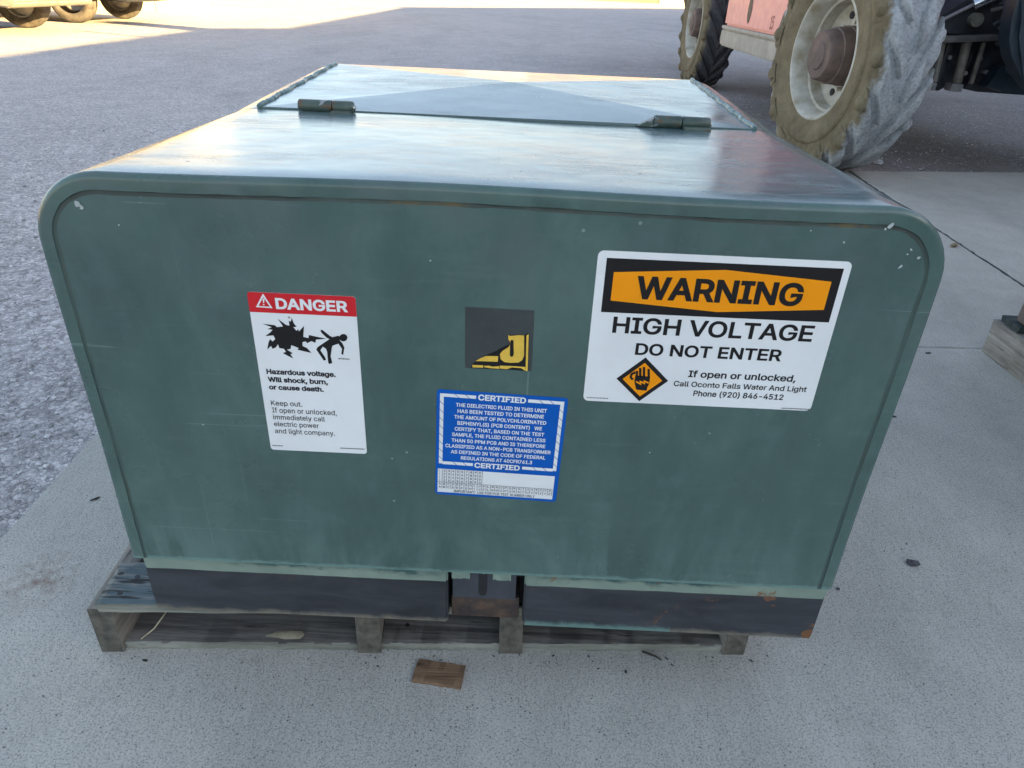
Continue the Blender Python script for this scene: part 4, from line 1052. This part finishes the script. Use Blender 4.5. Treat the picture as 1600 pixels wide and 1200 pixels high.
tpart('tank_strip', lambda bm: box(bm, 1.728, 2.34, 4.56, 6.38, .6055, .6315, bev=.004), M['machine_grey'])
tpart('fuel_tank', pod_low, M['machine_grey'])
bm = bmesh.new()
prism(bm, [(5.62 + .052*math.cos(R(a)), .775 + .100*math.sin(R(a))) for a in range(0, 360, 20)], 'x', 1.7395, 1.7415)
ps = obj('oval_slot', bm, M['darkgap'], None, False); bmesh_off = origin_of(pod)
ps.data.transform(Matrix.Translation(-origin_of(pod))); ps.parent = pod
bm = bmesh.new(); text(bm, '15', 0, .075, 0, .085, 0, .01)
me_m = Matrix.Translation(Vector((1.7405, 5.03, .665))) @ Matrix.Rotation(R(-90), 4, 'Z')
bm.transform(me_m); o = obj('number_mark', bm, simple('dark_red_ink', (0.22, 0.02, 0.02), 0.5), None, False)
o.data.transform(Matrix.Translation(-origin_of(pod))); o.parent = pod
def chassis(bm):
    prism(bm, [(4.305, .62), (4.31, .50), (7.2, .50), (7.22, .56), (8.5, .56), (8.6, .70), (8.6, 1.05), (4.305, 1.05)], 'x', 2.42, 3.45)
tpart('chassis', chassis, M['machine_black'])
for y in (3.90, 7.74):
    def axle(bm):
        tube(bm, [(2.02, y - .06, .59), (2.20, y + (.05 if y < 5 else 0), .59), (2.42, y + (.24 if y < 5 else 0), .59), (2.68, y + (.24 if y < 5 else 0), .585), (2.75, y + (.24 if y < 5 else 0), .58), (2.95, y + (.24 if y < 5 else 0), .58), (3.02, y + (.24 if y < 5 else 0), .585), (3.25, y + (.24 if y < 5 else 0), .59), (3.5, y + .10, .59), (3.72, y + .05, .59)], [.10, .11, .12, .14, .165, .165, .14, .13, .12, .10], 18)
    tpart('axle', axle, M['machine_black'])
# near end linkage beside the near wheel
M['grimy'] = simple('grimy_plate', (0.105, 0.098, 0.092), 0.6, 0.3, 12, 0.1)
M['greased'] = simple('greased_rod', (0.20, 0.18, 0.155), 0.45, 0.4, 20)
M['clevis'] = simple('clevis_steel', (0.26, 0.25, 0.25), 0.5, 0.4, 25)
def front_frame(bm):
    prism(bm, [(2.30, .50), (2.40, .47), (2.46, .415), (2.53, .41), (2.60, .455), (2.66, .43), (2.76, .415), (3.6, .395), (3.6, .95), (2.60, .95), (2.40, .80), (2.30, .72)], 'y', 4.02, 4.30)
tpart('front_frame', front_frame, M['machine_black'], 25)
for x in (2.36, 2.47, 2.66, 2.90, 3.10): tpart('frame_rib', lambda bm: box(bm, x, x + .035, 3.96, 4.019, .44, .68, bev=.008), M['machine_black'], 25)
tpart('skid_block', lambda bm: prism(bm, [(2.72, .46), (2.82, .435), (3.4, .42), (3.4, .56), (2.76, .57)], 'y', 3.86, 3.958), M['machine_navy'], 25)
tpart('cross_plate', lambda bm: obox(bm, (2.52, 3.90, .706), .33, .16, .030, (0, R(-4), R(3)), bev=.004), M['grimy'], 25)
for xa, xb, r_ in ((2.405, 2.425, .020), (2.545, 2.560, .026), (2.64, 2.645, .014)): tpart('spring_rod', lambda bm: tube(bm, [(xa, 3.90, .688), (xb, 3.90, .47)], r_, 12), M['greased'], 40)
for x in (2.39, 2.545): tpart('clevis_block', lambda bm: box(bm, x - .03, x + .04, 3.86, 3.94, .425, .468, bev=.008), M['clevis'], 30)
def gusset(bm):
    prism(bm, [(2.37, .725), (2.38, .79), (2.55, .885), (2.98, .96), (2.98, .725)], 'y', 3.93, 3.985)
tpart('tilt_bracket', gusset, M['machine_black'], 30)
tpart('bracket_edge', lambda bm: tube(bm, [(2.375, 3.915, .792), (2.55, 3.915, .890), (2.70, 3.915, .925)], .009, 8), M['clevis'], 40)
tpart('bracket_pin', lambda bm: tube(bm, [(2.555, 3.885, .800), (2.555, 3.93, .800)], .036, 18), M['dull_pin'], 40)
tpart('tilt_rod', lambda bm: tube(bm, [(2.50, 3.87, .875), (2.60, 3.84, .935), (2.85, 3.8, 1.08)], .028, 14), M['steel_rod'], 50)
for k, (x, z) in enumerate(((2.60, .85), (2.63, .88), (2.66, .83), (2.62, .78), (2.68, .75))):
    tpart('hydraulic_hose', lambda bm: tube(bm, [(x, 3.86 - .01*k, z), (x + .07, 3.80, z + .030*(1 + k % 2)), (x + .15, 3.82, z + .01), (x + .22, 3.9, z - .08 + .02*k)], .011, 8), M['machine_black'] if k % 2 else M['grimy'], 60)
for x, z in ((2.68, .60), (2.74, .53), (2.50, .60), (2.84, .62), (2.78, .68), (2.62, .52)):
    tpart('frame_bolt', lambda bm: tube(bm, [(x, 3.945, z), (x, 4.019, z)], .013, 6), M['clevis'], 30)
tpart('grease_pipe', lambda bm: tube(bm, [(2.66, 3.84, .765), (2.74, 3.82, .79), (2.86, 3.82, .775)], .010, 8), M['dull_pin'], 30)
def stab(bm):
    pts = [(2.84, .43), (2.72, .495), (2.64, .56), (2.56, .65), (2.52, .725), (2.497, .82), (2.492, .91), (2.50, 1.0), (2.53, 1.10), (2.60, 1.18)]
    prism(bm, pts + [(3.5, 1.18), (3.5, .40)], 'y', 3.44, 3.60)
    bmesh.ops.bevel(bm, geom=[e for e in bm.edges if abs(e.verts[0].co.y - e.verts[1].co.y) < .01], offset=.03, segments=3, affect='EDGES')
tpart('stabilizer', stab, M['machine_navy'], 40)
tpart('boom', lambda bm: obox(bm, (2.95, 6.2, 1.72), .42, 7.0, .50, (R(2), 0, 0), bev=.02), M['red_paint'])
tpart('boom_extension', lambda bm: obox(bm, (2.95, 2.3, 1.585), .30, .9, .36, (R(2), 0, 0), bev=.02), M['red_paint'])
tpart('boom_mount', lambda bm: box(bm, 2.55, 3.35, 8.0, 8.8, 1.0, 1.44, bev=.03), M['red_paint'])
for x in (1.80, 2.62):
    for y in (4.75, 6.1): tpart('cab_post', lambda bm: box(bm, x, x + .07, y, y + .07, 1.551, 2.198, bev=.01), M['machine_black'])
tpart('cab_roof', lambda bm: box(bm, 1.74, 2.74, 4.68, 6.24, 2.201, 2.30, bev=.02), M['machine_black'])
def glassb(bm): box(bm, 1.845, 2.645, 4.80, 6.12, 1.552, 2.199)
tpart('cab_glass', glassb, M['glass'], 20)

# ------------------------------------------------------------------ trucks parked in the sun
def truck(name, label, x_f, y0, paint, bumper_m, groupless=None, L=5.4, Wd=1.92):
    """pickup facing +X; x_f is its front wheel centre, y0 the near side"""
    root = thing(name, label, 'truck', (x_f - 1.7, y0 + Wd/2, -.012))
    Rw = .385; xr = x_f - 3.5
    def arch(xc, n=10): return [(xc + (Rw+.07)*math.cos(R(a)), Rw - .03 + (Rw+.07)*math.sin(R(a))) for a in [180 - 180*k/n for k in range(n+1)]][::-1]
    prof = [(xr - 1.15, .52), (xr - 1.18, 1.12), (xr + 1.15, 1.14), (xr + 1.30, 1.74), (xr + 1.6, 1.82), (x_f - .95, 1.80), (x_f - .30, 1.20), (x_f + .62, 1.08), (x_f + .80, .98), (x_f + .82, .56)]
    prof += [(x_f + Rw + .07, .42)] + arch(x_f)[0:] + [(x_f - Rw - .07, .40)] + [(xr + Rw + .07, .40)] + arch(xr) + [(xr - Rw - .07, .46)]
    bm = bmesh.new(); prism(bm, prof, 'y', y0 + .02, y0 + Wd - .02)
    body = obj('body', bm, paint, root, 25)
    bm = bmesh.new()
    pts = [(x_f + .74, .36), (x_f + .96, .335), (x_f + 1.02, .40), (x_f + 1.00, .68), (x_f + .90, .72), (x_f + .82, .70)]
    prism(bm, pts, 'y', y0 - .01, y0 + Wd + .01)
    bmesh.ops.bevel(bm, geom=bm.edges[:], offset=.02, segments=2, affect='EDGES')
    bp = obj('bumper', bm, bumper_m, root, 30)
    bm = bmesh.new(); box(bm, x_f + 1.012, x_f + 1.030, y0 + .20, y0 + .62, .50, .60, bev=.006); obj('bumper_pad', bm, M['machine_grey'], bp, 30)
    bm = bmesh.new(); box(bm, x_f + .78, x_f + .835, y0 + .48, y0 + Wd - .48, .72, .97, bev=.01); obj('grille', bm, M['machine_black'], root, 30)
    for a in (y0 + .08, y0 + Wd - .42):
        bm = bmesh.new(); box(bm, x_f + .77, x_f + .832, a, a + .34, .76, .95, bev=.015); obj('headlight', bm, M['rim_white'], root, 30)
    bm = bmesh.new(); prism(bm, [(x_f - .36, 1.24), (x_f - .92, 1.76), (x_f - .91, 1.775), (x_f - .345, 1.255)], 'y', y0 + .14, y0 + Wd - .14); obj('windshield', bm, M['glass'], root, 20)
    for y_ in (y0 + .012, y0 + Wd - .019):
        bm = bmesh.new(); prism(bm, [(xr + 1.35, 1.22), (x_f - .55, 1.22), (x_f - 1.0, 1.70), (xr + 1.45, 1.70)], 'y', y_, y_ + .007); obj('side_window', bm, M['glass'], root, 20)
    for xc in (x_f, xr):
        for y_, fl in ((y0 + .14, -1), (y0 + Wd - .14, 1)):
            bm = bmesh.new(); lathe_x(bm, [(-.10, .24), (-.125, .28), (-.13, .33), (-.105, .372), (-.06, Rw), (.06, Rw), (.105, .372), (.13, .33), (.125, .28), (.10, .24)], 48)
            w = obj('wheel', bm, M['car_tyre'], None, 40); w.parent = root; w.location = Vector((xc, y_, Rw - .012)) - root.location
            w.rotation_euler = (0, 0, fl*R(90))
            bm = bmesh.new(); lathe_x(bm, [(.10, .245), (.095, .225), (.03, .20), (.05, .08), (.09, .06), (.09, 0)], 36)
            o = obj('rim', bm, M['alloy'], None, 40); o.parent = w; o.rotation_euler = (0, 0, R(180)) if True else (0, 0, 0)
    bm = bmesh.new(); box(bm, xr - .9, x_f + .7, y0 + .35, y0 + Wd - .35, .34, .43); obj('underbody', bm, M['machine_black'], root, 30)
    return root
M['car_tyre'] = simple('dusty_tyre', (0.10, 0.088, 0.075), 0.85, 0.4, 9, 0.2, col2=(0.03, 0.028, 0.026))
M['alloy'] = simple('alloy_rim', (0.45, 0.43, 0.40), 0.35, 0.15, 8, metal=0.6)
M['tan_paint'] = simple('tan_silver_paint', (0.20, 0.185, 0.16), 0.35, 0.08, 3)
M['chrome_tan'] = simple('dusty_bumper', (0.19, 0.175, 0.15), 0.45, 0.15, 6)
M['black_paint'] = simple('black_truck_paint', (0.018, 0.018, 0.02), 0.3, 0.2, 4)
truck('parked_truck', 'silver tan pickup truck parked in the sun at the far left', -7.70, 9.62, M['tan_paint'], M['chrome_tan'])
truck('parked_truck', 'black pickup truck parked in the sun beside the cream shed', -7.80, 12.80, M['black_paint'], M['machine_black'])

# ------------------------------------------------------------------ buildings
def clad(name, col, ribs, axis):
    t = NT(name); co = t.coord('World'); X, Y, Z = t.sep(co)
    w = t.math('ABSOLUTE', t.math('SINE', t.math('MULTIPLY', t.math('ADD', X, Y), ribs)))
    c = t.ramp(t.noise(co, 0.8, 5), [(0.3, tuple(x*.88 for x in col)), (0.7, col)])
    return t.done(c, 0.6, t.bump(t.ramp(w, [(0.0, 0.0), (0.25, 1.0)]), 0.5, 0.02))
M['clad_grey'] = clad('grey_ribbed_cladding', (0.40, 0.40, 0.38), 10, 'y')
M['clad_cream'] = clad('cream_ribbed_cladding', (0.62, 0.56, 0.42), 9, 'y')
M['clad_tan'] = clad('tan_ribbed_cladding', (0.46, 0.29, 0.15), 6, 'x')
M['roof'] = simple('metal_roofing', (0.30, 0.29, 0.28), 0.55, 0.1, 2)
M['trim'] = simple('white_trim', (0.62, 0.61, 0.58), 0.5, 0.08, 4)
def shed(name, label, x0, x1, y0, y1, h, m, ridge='y', doors=(), rise=1.2, extra=None, rotz=0.0, cat='shed'):
    c = Vector(((x0+x1)/2, (y0+y1)/2, -.012)); root = thing(name, label, cat, c)
    bm = bmesh.new(); box(bm, x0 + .25, x1 - .25, y0 + .05, y1 - .05, -.10, h - .02); obj('wall', bm, m, root, 30)
    bm = bmesh.new(); xm, ym = (x0+x1)/2, (y0+y1)/2
    if ridge == 'y': prism(bm, [(x0, h), (x1, h), (x1, h + .03), (xm, h + rise), (x0, h + .03)], 'y', y0, y1)
    else: prism(bm, [(y0, h), (y1, h), (y1, h + .03), (ym, h + rise), (y0, h + .03)], 'x', x0, x1)
    obj('roof', bm, M['roof'], root, 30)
    for (side, a, b, hh) in doors:
        bm = bmesh.new()
        if side == 'w': box(bm, x0 + .19, x0 + .255, a, b, -.01, hh, bev=.01)
        if side == 'e': box(bm, x1 - .255, x1 - .19, a, b, -.01, hh, bev=.01)
        if side == 's': box(bm, a, b, y0 + .0, y0 + .055, -.01, hh, bev=.01)
        obj('door', bm, M['trim'], root, 30)
    if rotz: root.rotation_euler = (0, 0, rotz)
    return root
A = shed('workshop', 'grey ribbed metal workshop right of the slab, its roof shading the yard', 8.5, 20, -26, 6.72, 4.40, M['clad_grey'], doors=(('w', -8, -4.4, 3.0), ('w', -1, 2.4, 3.0)), cat='workshop')
bm = bmesh.new(); box(bm, 8.62, 9.1, 5.9, 6.45, 4.35, 5.12, bev=.02); obj('roof_vent', bm, M['trim'], A, 30)
bm = bmesh.new(); tube(bm, [(8.62, 4.3, 4.3), (8.62, 4.3, 4.86)], .05, 12); obj('vent_pipe', bm, M['trim'], A, 40)
shed('storage_shed', 'lower grey metal storage shed behind the red telehandler', 8.5, 18, 6.80, 22.0, 4.05, M['clad_grey'], doors=(('w', 9, 12, 2.8), ('w', 14, 17, 2.8)))
sd = shed('long_shed', 'angled grey metal shed beyond the storage shed', 0, 8, 0, 23.3, 4.05, M['clad_grey'], rotz=0)
sd.location = (8.5, 22.3, -.012); sd.rotation_euler = (0, 0, -math.atan2(13.4, 19.0))
for ch in sd.children: ch.data.transform(Matrix.Translation((4.0, 11.65, 0)))
shed('cream_shed', 'cream ribbed metal shed in full sun behind the parked trucks', -16, -8.30, 17.70, 20.75, 3.0, M['clad_cream'], doors=())
shed('added_warehouse', 'long tan warehouse in the sun far across the yard', -45, 30, 62, 80, 5.2, M['clad_tan'], ridge='x', doors=(('s', -20, -15, 4), ('s', -5, 0, 4), ('s', 10, 15, 4)), cat='warehouse')  # unseen, added to give the lid's rear facet its orange reflection

# repeats of one kind share a group
for kind_, grp_ in (('dead_leaf', 'dead leaves on the slab'), ('bark_bit', 'bark bits below the pallet'), ('wooden_pallet', 'pallets on the slab'), ('parked_truck', 'trucks parked in the sun')):
    for o in scene.objects:
        if o.parent is None and o.name.split('.')[0] == kind_: o['group'] = grp_
